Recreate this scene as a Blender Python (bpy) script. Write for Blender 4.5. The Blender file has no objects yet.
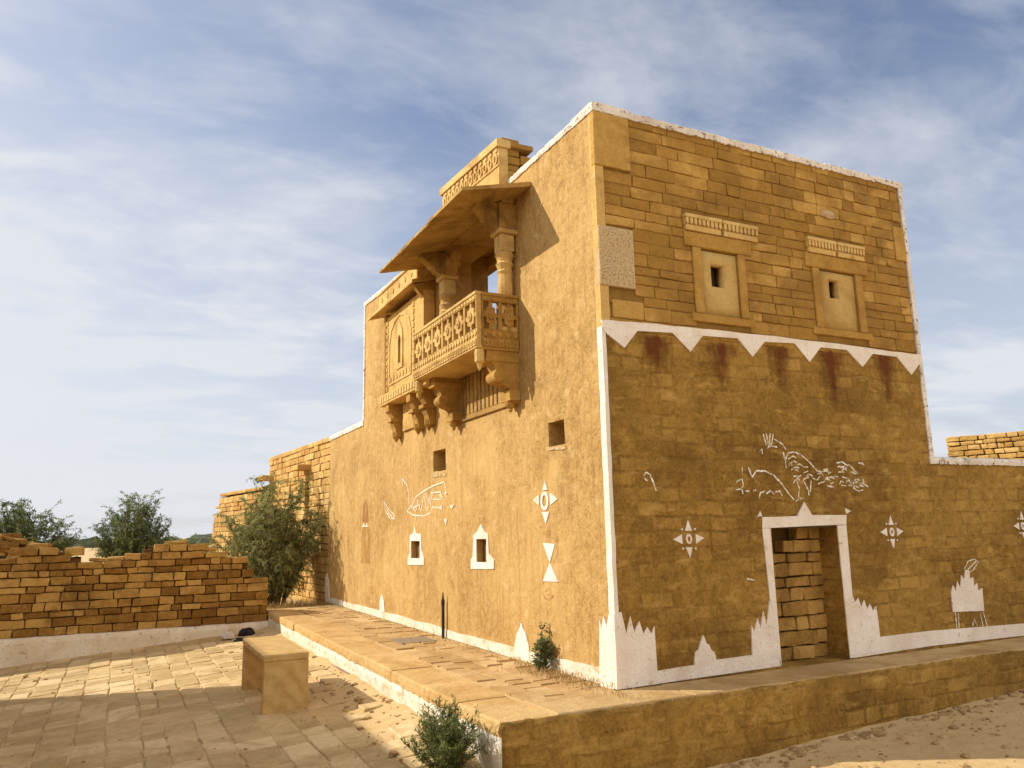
import bpy, bmesh, math, random
from mathutils import Vector, Matrix, noise
from mathutils.geometry import tessellate_polygon
random.seed(11)
R = math.radians
scene = bpy.context.scene
col = scene.collection

# ---------------------------------------------------------------- camera
CP = Vector((-4.16315, -6.31957, 1.45))
CR = Vector((0.89643, -0.44263, -0.02217))
CU = Vector((-0.06178, -0.17434, 0.98275))
CF = Vector((0.43886, 0.87959, 0.18363))
FPX = 781.37
cam_d = bpy.data.cameras.new('camera'); cam = bpy.data.objects.new('camera', cam_d); col.objects.link(cam)
cam.matrix_world = Matrix(((CR.x, CU.x, -CF.x, CP.x), (CR.y, CU.y, -CF.y, CP.y), (CR.z, CU.z, -CF.z, CP.z), (0, 0, 0, 1)))
cam_d.sensor_width = 36.0; cam_d.lens = FPX / 1024 * 36.0; cam_d.clip_start = 0.05; cam_d.clip_end = 3000
scene.camera = cam

# ---------------------------------------------------------------- light
SUN_TRAVEL = Vector((0.894, -0.61, -0.70)).normalized()
sun_to = -SUN_TRAVEL
SUN_EL = math.asin(sun_to.z); SUN_ROT = math.atan2(sun_to.x, sun_to.y) % (2 * math.pi)
sl = bpy.data.lights.new('sun', 'SUN'); sl.energy = 4.3; sl.angle = R(0.55); sl.color = (1.0, 0.93, 0.80)
so = bpy.data.objects.new('sun', sl); col.objects.link(so)
so.rotation_euler = SUN_TRAVEL.to_track_quat('-Z', 'Y').to_euler(); so.location = (-12, 8, 12)

w = bpy.data.worlds.new('World'); scene.world = w; w.use_nodes = True
nt = w.node_tree; nt.nodes.clear()
def N(t, tree=None, **kw):
    n = (tree or nt).nodes.new(t)
    for k, v in kw.items(): setattr(n, k, v)
    return n
def L(a, b, tree=None): (tree or nt).links.new(a, b)
def mathn(tree, op, a, b=None, clamp=False):
    n = tree.nodes.new('ShaderNodeMath'); n.operation = op; n.use_clamp = clamp
    for i, v in enumerate((a, b)):
        if v is None: continue
        if isinstance(v, (int, float)): n.inputs[i].default_value = v
        else: tree.links.new(v, n.inputs[i])
    return n.outputs[0]
def rampn(tree, fac, stops):
    n = tree.nodes.new('ShaderNodeValToRGB'); cr = n.color_ramp
    while len(cr.elements) > 1: cr.elements.remove(cr.elements[-1])
    for i, (p, c) in enumerate(stops):
        e = cr.elements[0] if i == 0 else cr.elements.new(p)
        e.position = p; e.color = (c, c, c, 1) if isinstance(c, (int, float)) else (*c, 1)
    if fac is not None: tree.links.new(fac, n.inputs[0])
    return n.outputs[0]
def mixc(tree, fac, a, b, blend='MIX'):
    n = tree.nodes.new('ShaderNodeMix'); n.data_type = 'RGBA'; n.blend_type = blend
    for i, v in ((0, fac), (6, a), (7, b)):
        if isinstance(v, (int, float)): n.inputs[i].default_value = v
        elif isinstance(v, tuple): n.inputs[i].default_value = (*v, 1)
        else: tree.links.new(v, n.inputs[i])
    return n.outputs[2]

sky = N('ShaderNodeTexSky', sky_type='NISHITA', sun_disc=False, sun_elevation=SUN_EL, sun_rotation=SUN_ROT,
        altitude=200, air_density=1.0, dust_density=2.0, ozone_density=1.5)
tc = N('ShaderNodeTexCoord'); sep = N('ShaderNodeSeparateXYZ'); L(tc.outputs['Generated'], sep.inputs[0])
zc = mathn(nt, 'MAXIMUM', sep.outputs['Z'], 0.0); zc2 = mathn(nt, 'ADD', zc, 0.16)
cx = mathn(nt, 'DIVIDE', sep.outputs['X'], zc2); cy = mathn(nt, 'DIVIDE', sep.outputs['Y'], zc2)
cmb = N('ShaderNodeCombineXYZ'); L(cx, cmb.inputs[0]); L(cy, cmb.inputs[1])
def cloud(rot, scale, loc, nscale, detail, dist, lo, hi):
    mp = N('ShaderNodeMapping'); mp.inputs['Rotation'].default_value = (0, 0, R(rot)); mp.inputs['Scale'].default_value = scale; mp.inputs['Location'].default_value = loc
    L(cmb.outputs[0], mp.inputs[0])
    nz = N('ShaderNodeTexNoise'); nz.inputs['Scale'].default_value = nscale; nz.inputs['Detail'].default_value = detail
    nz.inputs['Roughness'].default_value = 0.58; nz.inputs['Distortion'].default_value = dist
    L(mp.outputs[0], nz.inputs['Vector'])
    return rampn(nt, nz.outputs[0], [(lo, 0.0), (hi, 1.0)])
c1 = cloud(40, (0.95, 1.2, 1), (1.3, 0.4, 0), 1.35, 11, 0.25, 0.45, 0.68)
c2 = cloud(-15, (0.9, 1.7, 1), (4.3, 2.0, 0), 3.2, 11, 0.6, 0.46, 0.78)
hz = rampn(nt, sep.outputs['Z'], [(0.0, 1.0), (0.14, 0.95), (0.34, 0.55), (0.50, 0.10), (0.70, 0.0)])   # thin overcast thickens towards the horizon
left = mathn(nt, 'MULTIPLY', mathn(nt, 'ADD', mathn(nt, 'MULTIPLY', sep.outputs['X'], -1.1), 0.36), 1.0, True)  # and towards the sun's side
m1 = mathn(nt, 'MULTIPLY', c1, 0.58); m2 = mathn(nt, 'MULTIPLY', c2, 0.30)
cs = mathn(nt, 'ADD', mathn(nt, 'ADD', m1, m2), mathn(nt, 'ADD', mathn(nt, 'MULTIPLY', hz, 0.60), mathn(nt, 'ADD', mathn(nt, 'MULTIPLY', left, 0.66), 0.07)))
cfac = mathn(nt, 'MULTIPLY', cs, 0.92, True); cfac = mathn(nt, 'MINIMUM', cfac, 0.93)
SKY_K = 0.102
sk = N('ShaderNodeMix', data_type='RGBA', blend_type='MULTIPLY'); sk.inputs[0].default_value = 1.0
L(sky.outputs[0], sk.inputs[6]); sk.inputs[7].default_value = (0.89, 0.96, 1.09, 1)
# brighter cloud added in the unseen sky behind the camera to fill shaded walls
fill_cloud = rampn(nt, mathn(nt, 'MULTIPLY', sep.outputs['Y'], -1.0), [(0.0, 0.0), (0.45, 1.0)])
ccol = mixc(nt, fill_cloud, (6.3, 6.45, 6.8), (10.5, 10.0, 9.3))
cfac = mathn(nt, 'MAXIMUM', cfac, mathn(nt, 'MULTIPLY', fill_cloud, 0.8))
fin = mixc(nt, cfac, sk.outputs[2], ccol)
bg = N('ShaderNodeBackground'); bg.inputs[1].default_value = SKY_K; L(fin, bg.inputs[0])
wo = N('ShaderNodeOutputWorld'); L(bg.outputs[0], wo.inputs[0])

vs = scene.view_settings; vs.view_transform = 'Standard'; vs.look = 'None'; vs.exposure = 0.30; vs.gamma = 1.0; vs.use_curve_mapping = False
scene.cycles.max_bounces = 6; scene.cycles.diffuse_bounces = 4; scene.cycles.transparent_max_bounces = 12

# ---------------------------------------------------------------- photograph pixel -> point on a real wall plane
def ray(px, py): return CF + CR * ((px - 512) / FPX) - CU * ((py - 384) / FPX)
def onA(px, py, x=0.0):
    d = ray(px, py); t = (x - CP.x) / d.x; p = CP + d * t; return (p.y, p.z)
def onB(px, py, y=0.0):
    d = ray(px, py); t = (y - CP.y) / d.y; p = CP + d * t; return (p.x, p.z)

# ---------------------------------------------------------------- material helpers
def newmat(name, rough=0.92):
    m = bpy.data.materials.new(name); m.use_nodes = True; t = m.node_tree
    b = t.nodes['Principled BSDF']; b.inputs['Roughness'].default_value = rough
    b.inputs['Specular IOR Level'].default_value = 0.2
    tcn = t.nodes.new('ShaderNodeTexCoord')
    return m, t, b, tcn.outputs['Object']
def noisen(t, vec, scale, detail=6, rough=0.6, dist=0.0, sc=None):
    if sc:
        mp = t.nodes.new('ShaderNodeMapping'); mp.inputs['Scale'].default_value = sc; t.links.new(vec, mp.inputs[0]); vec = mp.outputs[0]
    n = t.nodes.new('ShaderNodeTexNoise'); n.inputs['Scale'].default_value = scale; n.inputs['Detail'].default_value = detail
    n.inputs['Roughness'].default_value = rough; n.inputs['Distortion'].default_value = dist
    t.links.new(vec, n.inputs['Vector']); return n.outputs[0]
def bumpn(t, b, h, strength, dist, prev=None):
    n = t.nodes.new('ShaderNodeBump'); n.inputs['Strength'].default_value = strength; n.inputs['Distance'].default_value = dist
    t.links.new(h, n.inputs['Height'])
    if prev is not None: t.links.new(prev, n.inputs['Normal'])
    t.links.new(n.outputs[0], b.inputs['Normal']); return n.outputs[0]
def attr(t, name='tone'):
    n = t.nodes.new('ShaderNodeAttribute'); n.attribute_name = name; return n.outputs['Fac']
def scaled(c, k): return tuple(min(1, x * k) for x in c)

def stone_mat(name, dark, mid, light, dirt=None, tone_w=0.75, fine=26.0, bump=0.5, bdist=0.014, rough=0.9, smear=None):
    """masonry and carved stone: each block's own tone plus grain, stains and pitting"""
    m, t, b, v = newmat(name, rough)
    tone = attr(t)
    n1 = noisen(t, v, 3.1, 5, 0.62, 0.4); n2 = noisen(t, v, fine, 6, 0.7)
    f = mathn(t, 'ADD', mathn(t, 'MULTIPLY', tone, tone_w), mathn(t, 'MULTIPLY', n1, 1 - tone_w + 0.12))
    f = mathn(t, 'ADD', f, mathn(t, 'MULTIPLY', mathn(t, 'SUBTRACT', n2, 0.5), 0.8))
    gr = noisen(t, v, 11.0, 8, 0.75, 0.5); f = mathn(t, 'ADD', f, mathn(t, 'MULTIPLY', mathn(t, 'SUBTRACT', gr, 0.5), 0.75))
    c = rampn(t, f, [(0.12, dark), (0.5, mid), (0.9, light)])
    if smear:
        sm = noisen(t, v, 2.0, 6, 0.62, 0.5, (1, 1, 1.6)); sm2 = rampn(t, sm, [(0.40, 0.0), (0.58, 0.9)])
        c = mixc(t, sm2, c, smear)
    if dirt:
        n3 = noisen(t, v, 1.4, 8, 0.68, 0.8)
        c = mixc(t, mathn(t, 'MULTIPLY', rampn(t, n3, [(0.47, 0.0), (0.64, 1.0)]), 0.7), c, dirt)
    t.links.new(c, b.inputs['Base Color'])
    h = mathn(t, 'ADD', mathn(t, 'MULTIPLY', n2, 0.55), mathn(t, 'MULTIPLY', noisen(t, v, 8.0, 5, 0.6), 0.8))
    bumpn(t, b, h, min(1, bump * 1.8), bdist * 1.8)
    return m

def mud_mat(name, dark, mid, light, patch, streak=True, bump=0.6):
    m, t, b, v = newmat(name, 0.95)
    n1 = noisen(t, v, 0.75, 6, 0.6, 0.6); n2 = noisen(t, v, 6.0, 7, 0.68, 0.3); n3 = noisen(t, v, 45.0, 5, 0.7)
    f = mathn(t, 'ADD', mathn(t, 'MULTIPLY', n1, 0.55), mathn(t, 'MULTIPLY', n2, 0.45))
    f = mathn(t, 'ADD', f, mathn(t, 'MULTIPLY', mathn(t, 'SUBTRACT', n3, 0.5), 0.55))
    f = mathn(t, 'ADD', f, mathn(t, 'MULTIPLY', mathn(t, 'SUBTRACT', noisen(t, v, 16.0, 6, 0.7, 0.5), 0.5), 0.45))
    c = rampn(t, f, [(0.34, scaled(dark, 0.80)), (0.5, mid), (0.65, light)])
    pz = noisen(t, v, 3.6, 4, 0.55, 0.2, (1, 1, 1.5))
    c = mixc(t, mathn(t, 'MULTIPLY', rampn(t, pz, [(0.60, 0.0), (0.70, 1.0)]), 0.55), c, patch)
    if streak:
        s = noisen(t, v, 5.0, 5, 0.6, 0.0, (3.2, 3.2, 0.22))
        c = mixc(t, mathn(t, 'MULTIPLY', rampn(t, s, [(0.50, 0.0), (0.72, 1.0)]), 0.55), c, scaled(dark, 0.82))
        w_ = noisen(t, v, 1.1, 7, 0.68, 0.9, (1, 1, .55))
        c = mixc(t, mathn(t, 'MULTIPLY', rampn(t, w_, [(0.52, 0.0), (0.68, 1.0)]), 0.5), c, scaled(light, 1.06))
    vr = t.nodes.new('ShaderNodeTexVoronoi'); vr.feature = 'DISTANCE_TO_EDGE'; vr.inputs['Scale'].default_value = 1.3
    vm = t.nodes.new('ShaderNodeVectorMath'); vm.operation = 'ADD'; vn = t.nodes.new('ShaderNodeTexNoise'); vn.inputs['Scale'].default_value = 2.2; vn.inputs['Detail'].default_value = 6; t.links.new(v, vn.inputs['Vector'])
    t.links.new(v, vm.inputs[0]); t.links.new(vn.outputs['Color'], vm.inputs[1]); t.links.new(vm.outputs[0], vr.inputs['Vector'])
    crk = mathn(t, 'MULTIPLY', rampn(t, vr.outputs['Distance'], [(0.0, 1.0), (0.007, 0.0)]), rampn(t, noisen(t, v, 1.9, 3), [(0.52, 0.0), (0.60, 1.0)]))
    c = mixc(t, mathn(t, 'MULTIPLY', crk, 0.7), c, scaled(dark, 0.5))
    # small dark straw and chip marks in the render
    k = noisen(t, v, 30.0, 2, 0.5, 0.0, (1, 1, 0.6))
    c = mixc(t, mathn(t, 'MULTIPLY', rampn(t, k, [(0.70, 0.0), (0.78, 1.0)]), 0.5), c, scaled(dark, 0.55))
    t.links.new(c, b.inputs['Base Color'])
    h = mathn(t, 'ADD', mathn(t, 'MULTIPLY', n2, 1.0), mathn(t, 'MULTIPLY', n3, 0.55))
    bumpn(t, b, h, 0.8, 0.020)
    return m

def mud_over_stone_mat(name, dark, mid, light, patch):
    """thin mud coat over coursed blocks: the courses show through as soft relief and rubbed paler patches"""
    m, t, b, v = newmat(name, 0.95)
    wob = noisen(t, v, 1.7, 4, 0.55)
    mp = t.nodes.new('ShaderNodeMapping'); mp.inputs['Rotation'].default_value = (R(-90), 0, 0); t.links.new(v, mp.inputs[0])
    add = t.nodes.new('ShaderNodeVectorMath'); add.operation = 'ADD'
    nv = t.nodes.new('ShaderNodeTexNoise'); nv.inputs['Scale'].default_value = 2.3; nv.inputs['Detail'].default_value = 4; t.links.new(v, nv.inputs['Vector'])
    sc = t.nodes.new('ShaderNodeVectorMath'); sc.operation = 'SCALE'; sc.inputs['Scale'].default_value = 0.10; t.links.new(nv.outputs['Color'], sc.inputs[0])
    t.links.new(mp.outputs[0], add.inputs[0]); t.links.new(sc.outputs[0], add.inputs[1])
    br = t.nodes.new('ShaderNodeTexBrick'); br.offset = 0.5; br.squash = 0.7; br.squash_frequency = 3
    br.inputs['Scale'].default_value = 1.0; br.inputs['Mortar Size'].default_value = 0.022; br.inputs['Mortar Smooth'].default_value = 0.9
    br.inputs['Brick Width'].default_value = 0.36; br.inputs['Row Height'].default_value = 0.145; br.inputs['Bias'].default_value = 0.0
    br.inputs['Color1'].default_value = (0, 0, 0, 1); br.inputs['Color2'].default_value = (1, 1, 1, 1); br.inputs['Mortar'].default_value = (0.4, 0.4, 0.4, 1)
    t.links.new(add.outputs[0], br.inputs['Vector'])
    n1 = noisen(t, v, 0.8, 6, 0.6, 0.5); n2 = noisen(t, v, 6.5, 7, 0.68, 0.3); n3 = noisen(t, v, 42.0, 5, 0.7)
    f = mathn(t, 'ADD', mathn(t, 'MULTIPLY', n1, 0.62), mathn(t, 'MULTIPLY', n2, 0.38))
    f = mathn(t, 'ADD', f, mathn(t, 'MULTIPLY', mathn(t, 'SUBTRACT', n3, 0.5), 0.55))
    f = mathn(t, 'ADD', f, mathn(t, 'MULTIPLY', mathn(t, 'SUBTRACT', noisen(t, v, 15.0, 6, 0.72, 0.5), 0.5), 0.5))
    bw = t.nodes.new('ShaderNodeRGBToBW'); t.links.new(br.outputs['Color'], bw.inputs[0])
    show = rampn(t, wob, [(0.40, 0.0), (0.62, 1.0)])
    f = mathn(t, 'ADD', f, mathn(t, 'MULTIPLY', mathn(t, 'MULTIPLY', mathn(t, 'SUBTRACT', bw.outputs[0], 0.5), 0.20), show))
    c = rampn(t, f, [(0.33, dark), (0.5, mid), (0.67, light)])
    joint = mathn(t, 'MULTIPLY', mathn(t, 'MULTIPLY', br.outputs['Fac'], show), 0.26)
    c = mixc(t, joint, c, scaled(dark, 0.75))
    lone = mathn(t, 'MULTIPLY', mathn(t, 'MULTIPLY', rampn(t, bw.outputs[0], [(0.60, 0.0), (0.72, 1.0)]), mathn(t, 'SUBTRACT', 1.0, br.outputs['Fac'])), rampn(t, noisen(t, v, 4.0, 7, 0.7, 0.3), [(0.44, 0.0), (0.60, 1.0)]))
    c = mixc(t, mathn(t, 'MULTIPLY', lone, 0.22), c, patch)
    pz = noisen(t, v, 3.0, 7, 0.66, 0.3, (1, 1, 2.6))
    c = mixc(t, mathn(t, 'MULTIPLY', rampn(t, pz, [(0.54, 0.0), (0.72, 1.0)]), 0.75), c, patch)
    dk = noisen(t, v, 1.3, 7, 0.66, 0.6)
    c = mixc(t, mathn(t, 'MULTIPLY', rampn(t, dk, [(0.50, 0.0), (0.70, 1.0)]), 0.55), c, scaled(dark, 0.8))
    t.links.new(c, b.inputs['Base Color'])
    h = mathn(t, 'ADD', mathn(t, 'MULTIPLY', n2, 0.8), mathn(t, 'MULTIPLY', n3, 0.3))
    h = mathn(t, 'SUBTRACT', h, mathn(t, 'MULTIPLY', mathn(t, 'MULTIPLY', br.outputs['Fac'], show), 0.55))
    bumpn(t, b, h, 0.7, 0.022)
    return m

def white_mat(name, chip, amount=0.62, base=(0.86, 0.83, 0.78), dirty=(0.62, 0.55, 0.45)):
    """lime wash, dusty and chipped down to the coat under it"""
    m, t, b, v = newmat(name, 0.9)
    n1 = noisen(t, v, 2.2, 6, 0.65, 0.3); n2 = noisen(t, v, 16.0, 6, 0.72, 0.4)
    c = mixc(t, rampn(t, n1, [(0.40, 0.0), (0.72, 0.9)]), base, dirty)
    c = mixc(t, rampn(t, n2, [(amount, 0.0), (amount + 0.05, 1.0)]), c, chip)
    br_ = noisen(t, v, 9.0, 6, 0.65, 0.2, (3.5, 3.5, .45))       # brush strokes
    c = mixc(t, mathn(t, 'MULTIPLY', rampn(t, br_, [(0.5, 0.0), (0.75, 1.0)]), 0.35), c, dirty)
    n5 = noisen(t, v, 4.5, 9, 0.72, 0.5)
    c = mixc(t, mathn(t, 'MULTIPLY', rampn(t, n5, [(amount + 0.01, 0.0), (amount + 0.09, 1.0)]), 0.75), c, chip)
    t.links.new(c, b.inputs['Base Color'])
    bumpn(t, b, mathn(t, 'ADD', n2, noisen(t, v, 60, 4, 0.6)), 0.8, 0.018)
    return m

def worn_paint_mat(name, colr, keep_lo, keep_hi, scale=22.0, sc=None):
    """paint rubbed off in patches: the wall shows where it is gone"""
    m, t, b, v = newmat(name, 0.95)
    n = noisen(t, v, scale, 7, 0.7, 0.3, sc)
    b.inputs['Base Color'].default_value = (*colr, 1)
    a = rampn(t, n, [(keep_lo, 0.0), (keep_hi, 1.0)]); t.links.new(a, b.inputs['Alpha'])
    return m

def flat_mat(name, c1, c2, scale=14.0, rough=0.9, metal=0.0, bump=0.3):
    m, t, b, v = newmat(name, rough); b.inputs['Metallic'].default_value = metal
    n = noisen(t, v, scale, 6, 0.65, 0.3)
    t.links.new(rampn(t, n, [(0.3, c1), (0.7, c2)]), b.inputs['Base Color'])
    bumpn(t, b, n, bump, 0.01); return m

def leaf_mat(name, dark, mid, light, trans=0.38):
    m, t, b, v = newmat(name, 0.6); b.inputs['Specular IOR Level'].default_value = 0.35
    c = rampn(t, attr(t), [(0.0, dark), (0.5, mid), (1.0, light)])
    t.links.new(c, b.inputs['Base Color'])
    tr = t.nodes.new('ShaderNodeBsdfTranslucent'); t.links.new(c, tr.inputs[0])
    mx = t.nodes.new('ShaderNodeMixShader'); mx.inputs[0].default_value = trans
    t.links.new(b.outputs[0], mx.inputs[1]); t.links.new(tr.outputs[0], mx.inputs[2])
    t.links.new(mx.outputs[0], t.nodes['Material Output'].inputs[0]); return m

M = {}
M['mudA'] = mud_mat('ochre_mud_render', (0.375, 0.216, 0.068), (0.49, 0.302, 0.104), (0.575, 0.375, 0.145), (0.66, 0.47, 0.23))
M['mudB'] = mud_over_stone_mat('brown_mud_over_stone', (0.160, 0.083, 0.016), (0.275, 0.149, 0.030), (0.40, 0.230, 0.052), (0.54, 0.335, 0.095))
M['blockB'] = stone_mat('washed_block_stone', (0.25, 0.125, 0.022), (0.42, 0.230, 0.050), (0.58, 0.345, 0.095), (0.22, 0.115, 0.026), smear=(0.36, 0.195, 0.040))
M['jointB'] = flat_mat('mud_mortar', (0.19, 0.10, 0.022), (0.31, 0.168, 0.036), 6)
M['carved'] = stone_mat('carved_sandstone', (0.46, 0.27, 0.075), (0.60, 0.38, 0.12), (0.70, 0.49, 0.20), (0.34, 0.18, 0.05))
M['grimyShade'] = stone_mat('grimy_shaded_sandstone', (0.19, 0.10, 0.024), (0.40, 0.235, 0.066), (0.56, 0.365, 0.125), (0.15, 0.078, 0.02), tone_w=0.5)  # weathered stone, darkened further to put shade under the eave and indoors
M['slabStone'] = stone_mat('sawn_sandstone', (0.42, 0.255, 0.075), (0.53, 0.345, 0.115), (0.62, 0.43, 0.17), (0.38, 0.22, 0.06), tone_w=.5, bump=0.35)
M['capStone'] = stone_mat('worn_edge_sandstone', (0.40, 0.225, 0.065), (0.55, 0.35, 0.135), (0.66, 0.46, 0.21), (0.42, 0.225, 0.06), tone_w=0.45, bump=0.6)
M['frameStone'] = stone_mat('window_frame_sandstone', (0.34, 0.175, 0.032), (0.47, 0.265, 0.062), (0.58, 0.36, 0.11), (0.28, 0.15, 0.03))
M['shadeCarved'] = stone_mat('shaded_brown_sandstone', (0.25, 0.125, 0.025), (0.41, 0.225, 0.050), (0.54, 0.33, 0.095), (0.22, 0.11, 0.025), tone_w=.55)  # darker copy of the carved stone; shade of sun-averted parts put into colour
M['greyStone'] = stone_mat('dull_sandstone', (0.33, 0.22, 0.12), (0.42, 0.28, 0.15), (0.50, 0.35, 0.20), None, bump=0.3)
M['wallStone'] = stone_mat('dry_wall_sandstone', (0.19, 0.090, 0.017), (0.37, 0.205, 0.050), (0.55, 0.345, 0.108), (0.16, 0.080, 0.022))
M['ruinStone'] = stone_mat('ruin_sandstone', (0.44, 0.24, 0.06), (0.56, 0.34, 0.10), (0.66, 0.43, 0.16), (0.36, 0.20, 0.06))
M['gapDark'] = flat_mat('wall_core_rubble', (0.09, 0.045, 0.015), (0.17, 0.085, 0.028))
M['white'] = white_mat('lime_wash', (0.56, 0.38, 0.20), 0.61, (0.92, 0.83, 0.74), (0.74, 0.60, 0.47))
M['whiteOld'] = white_mat('old_lime_wash', (0.55, 0.38, 0.18), 0.56, (0.82, 0.77, 0.66), (0.66, 0.54, 0.36))
M['whiteDull'] = white_mat('dusty_lime_wash', (0.36, 0.21, 0.08), 0.60, (0.90, 0.82, 0.69), (0.68, 0.56, 0.38))
M['coping'] = white_mat('lime_wash_coping', (0.20, 0.13, 0.07), 0.565, (0.90, 0.83, 0.75), (0.60, 0.49, 0.38))
M['stroke'] = worn_paint_mat('white_line_paint', (0.92, 0.86, 0.72), 0.35, 0.58, 26)
M['maroon'] = worn_paint_mat('maroon_paint', (0.18, 0.040, 0.011), 0.37, 0.70, 8, (1, 1, 0.45))
M['redfaint'] = worn_paint_mat('faded_red_paint', (0.34, 0.11, 0.04), 0.35, 0.85, 9, (1, 1, .5))
M['orangefaint'] = worn_paint_mat('faded_orange_paint', (0.45, 0.205, 0.052), 0.33, 1.0, 6, (1, 1, .4))
M['holeShade'] = flat_mat('dark_opening_shade', (0.06, 0.032, 0.012), (0.11, 0.06, 0.022))  # dark sheet colour put in for the shade inside the openings
M['hole_panel'] = flat_mat('brown_shutter_wood', (0.14, 0.075, 0.022), (0.21, 0.12, 0.04))
M['iron'] = flat_mat('dark_iron', (0.03, 0.03, 0.032), (0.07, 0.065, 0.06), 20, 0.5, 0.6)
M['cover'] = flat_mat('grey_stone_cover', (0.20, 0.15, 0.10), (0.32, 0.245, 0.16), 18, 0.8)
M['flag'] = stone_mat('courtyard_flagstone', (0.42, 0.29, 0.13), (0.58, 0.415, 0.20), (0.74, 0.56, 0.31), (0.40, 0.265, 0.11), tone_w=0.6, bump=0.8)
M['flagP'] = stone_mat('terrace_flagstone', (0.37, 0.225, 0.085), (0.50, 0.325, 0.140), (0.62, 0.44, 0.22), (0.36, 0.21, 0.07), tone_w=.55, bump=0.6, bdist=0.012)
M['leaf1'] = leaf_mat('willowy_leaf', (0.045, 0.062, 0.016), (0.165, 0.185, 0.055), (0.46, 0.45, 0.19))
M['leaf2'] = leaf_mat('scrub_leaf', (0.035, 0.052, 0.014), (0.12, 0.15, 0.04), (0.30, 0.32, 0.115))
M['leaf3'] = leaf_mat('grey_green_leaf', (0.05, 0.07, 0.02), (0.155, 0.19, 0.062), (0.34, 0.37, 0.15))
M['bark'] = flat_mat('twig_bark', (0.06, 0.04, 0.02), (0.14, 0.09, 0.045))
M['drygrass'] = leaf_mat('dry_grass_blade', (0.28, 0.17, 0.06), (0.40, 0.26, 0.10), (0.52, 0.38, 0.17), 0.15)
M['cloth'] = flat_mat('dark_cloth', (0.012, 0.011, 0.012), (0.035, 0.03, 0.03))
M['rag'] = flat_mat('pale_rag', (0.50, 0.44, 0.38), (0.66, 0.60, 0.54))
M['pebble'] = stone_mat('loose_pebble', (0.26, 0.16, 0.07), (0.42, 0.27, 0.12), (0.58, 0.42, 0.22))

def veined_mat():
    m, t, b, v = newmat('veined_sandstone', 0.85)
    wv = t.nodes.new('ShaderNodeTexWave'); wv.wave_type = 'BANDS'; wv.bands_direction = 'DIAGONAL'; wv.inputs['Scale'].default_value = 2.6; wv.inputs['Distortion'].default_value = 7.0; wv.inputs['Detail'].default_value = 4; wv.inputs['Detail Scale'].default_value = 1.2
    t.links.new(v, wv.inputs['Vector'])
    n1 = noisen(t, v, 6.0, 7, 0.7, 0.4); n2 = noisen(t, v, 50.0, 4, 0.7)
    f = mathn(t, 'ADD', mathn(t, 'MULTIPLY', wv.outputs['Fac'], 0.12), mathn(t, 'ADD', mathn(t, 'MULTIPLY', n1, 0.6), mathn(t, 'MULTIPLY', n2, 0.2)))
    t.links.new(rampn(t, f, [(0.25, (0.40, 0.235, 0.075)), (0.5, (0.56, 0.37, 0.145)), (0.75, (0.66, 0.47, 0.22))]), b.inputs['Base Color'])
    bumpn(t, b, mathn(t, 'ADD', n1, n2), 0.6, 0.014); return m
M['benchStone'] = veined_mat()
def ground_mat():
    m, t, b, v = newmat('sandy_dirt', 0.97)
    n1 = noisen(t, v, 0.6, 7, 0.62, 0.4); n2 = noisen(t, v, 7.0, 8, 0.7, 0.3); n3 = noisen(t, v, 60.0, 5, 0.7)
    f = mathn(t, 'ADD', mathn(t, 'MULTIPLY', n1, 0.5), mathn(t, 'MULTIPLY', n2, 0.5))
    f = mathn(t, 'ADD', f, mathn(t, 'MULTIPLY', mathn(t, 'SUBTRACT', n3, 0.5), 0.35))
    c = rampn(t, f, [(0.28, (0.44, 0.285, 0.12)), (0.5, (0.60, 0.42, 0.20)), (0.72, (0.71, 0.53, 0.29))])
    t.links.new(c, b.inputs['Base Color'])
    h = mathn(t, 'ADD', n2, mathn(t, 'MULTIPLY', n3, 0.4)); bumpn(t, b, h, 0.7, 0.03); return m
M['ground'] = ground_mat()

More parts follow.
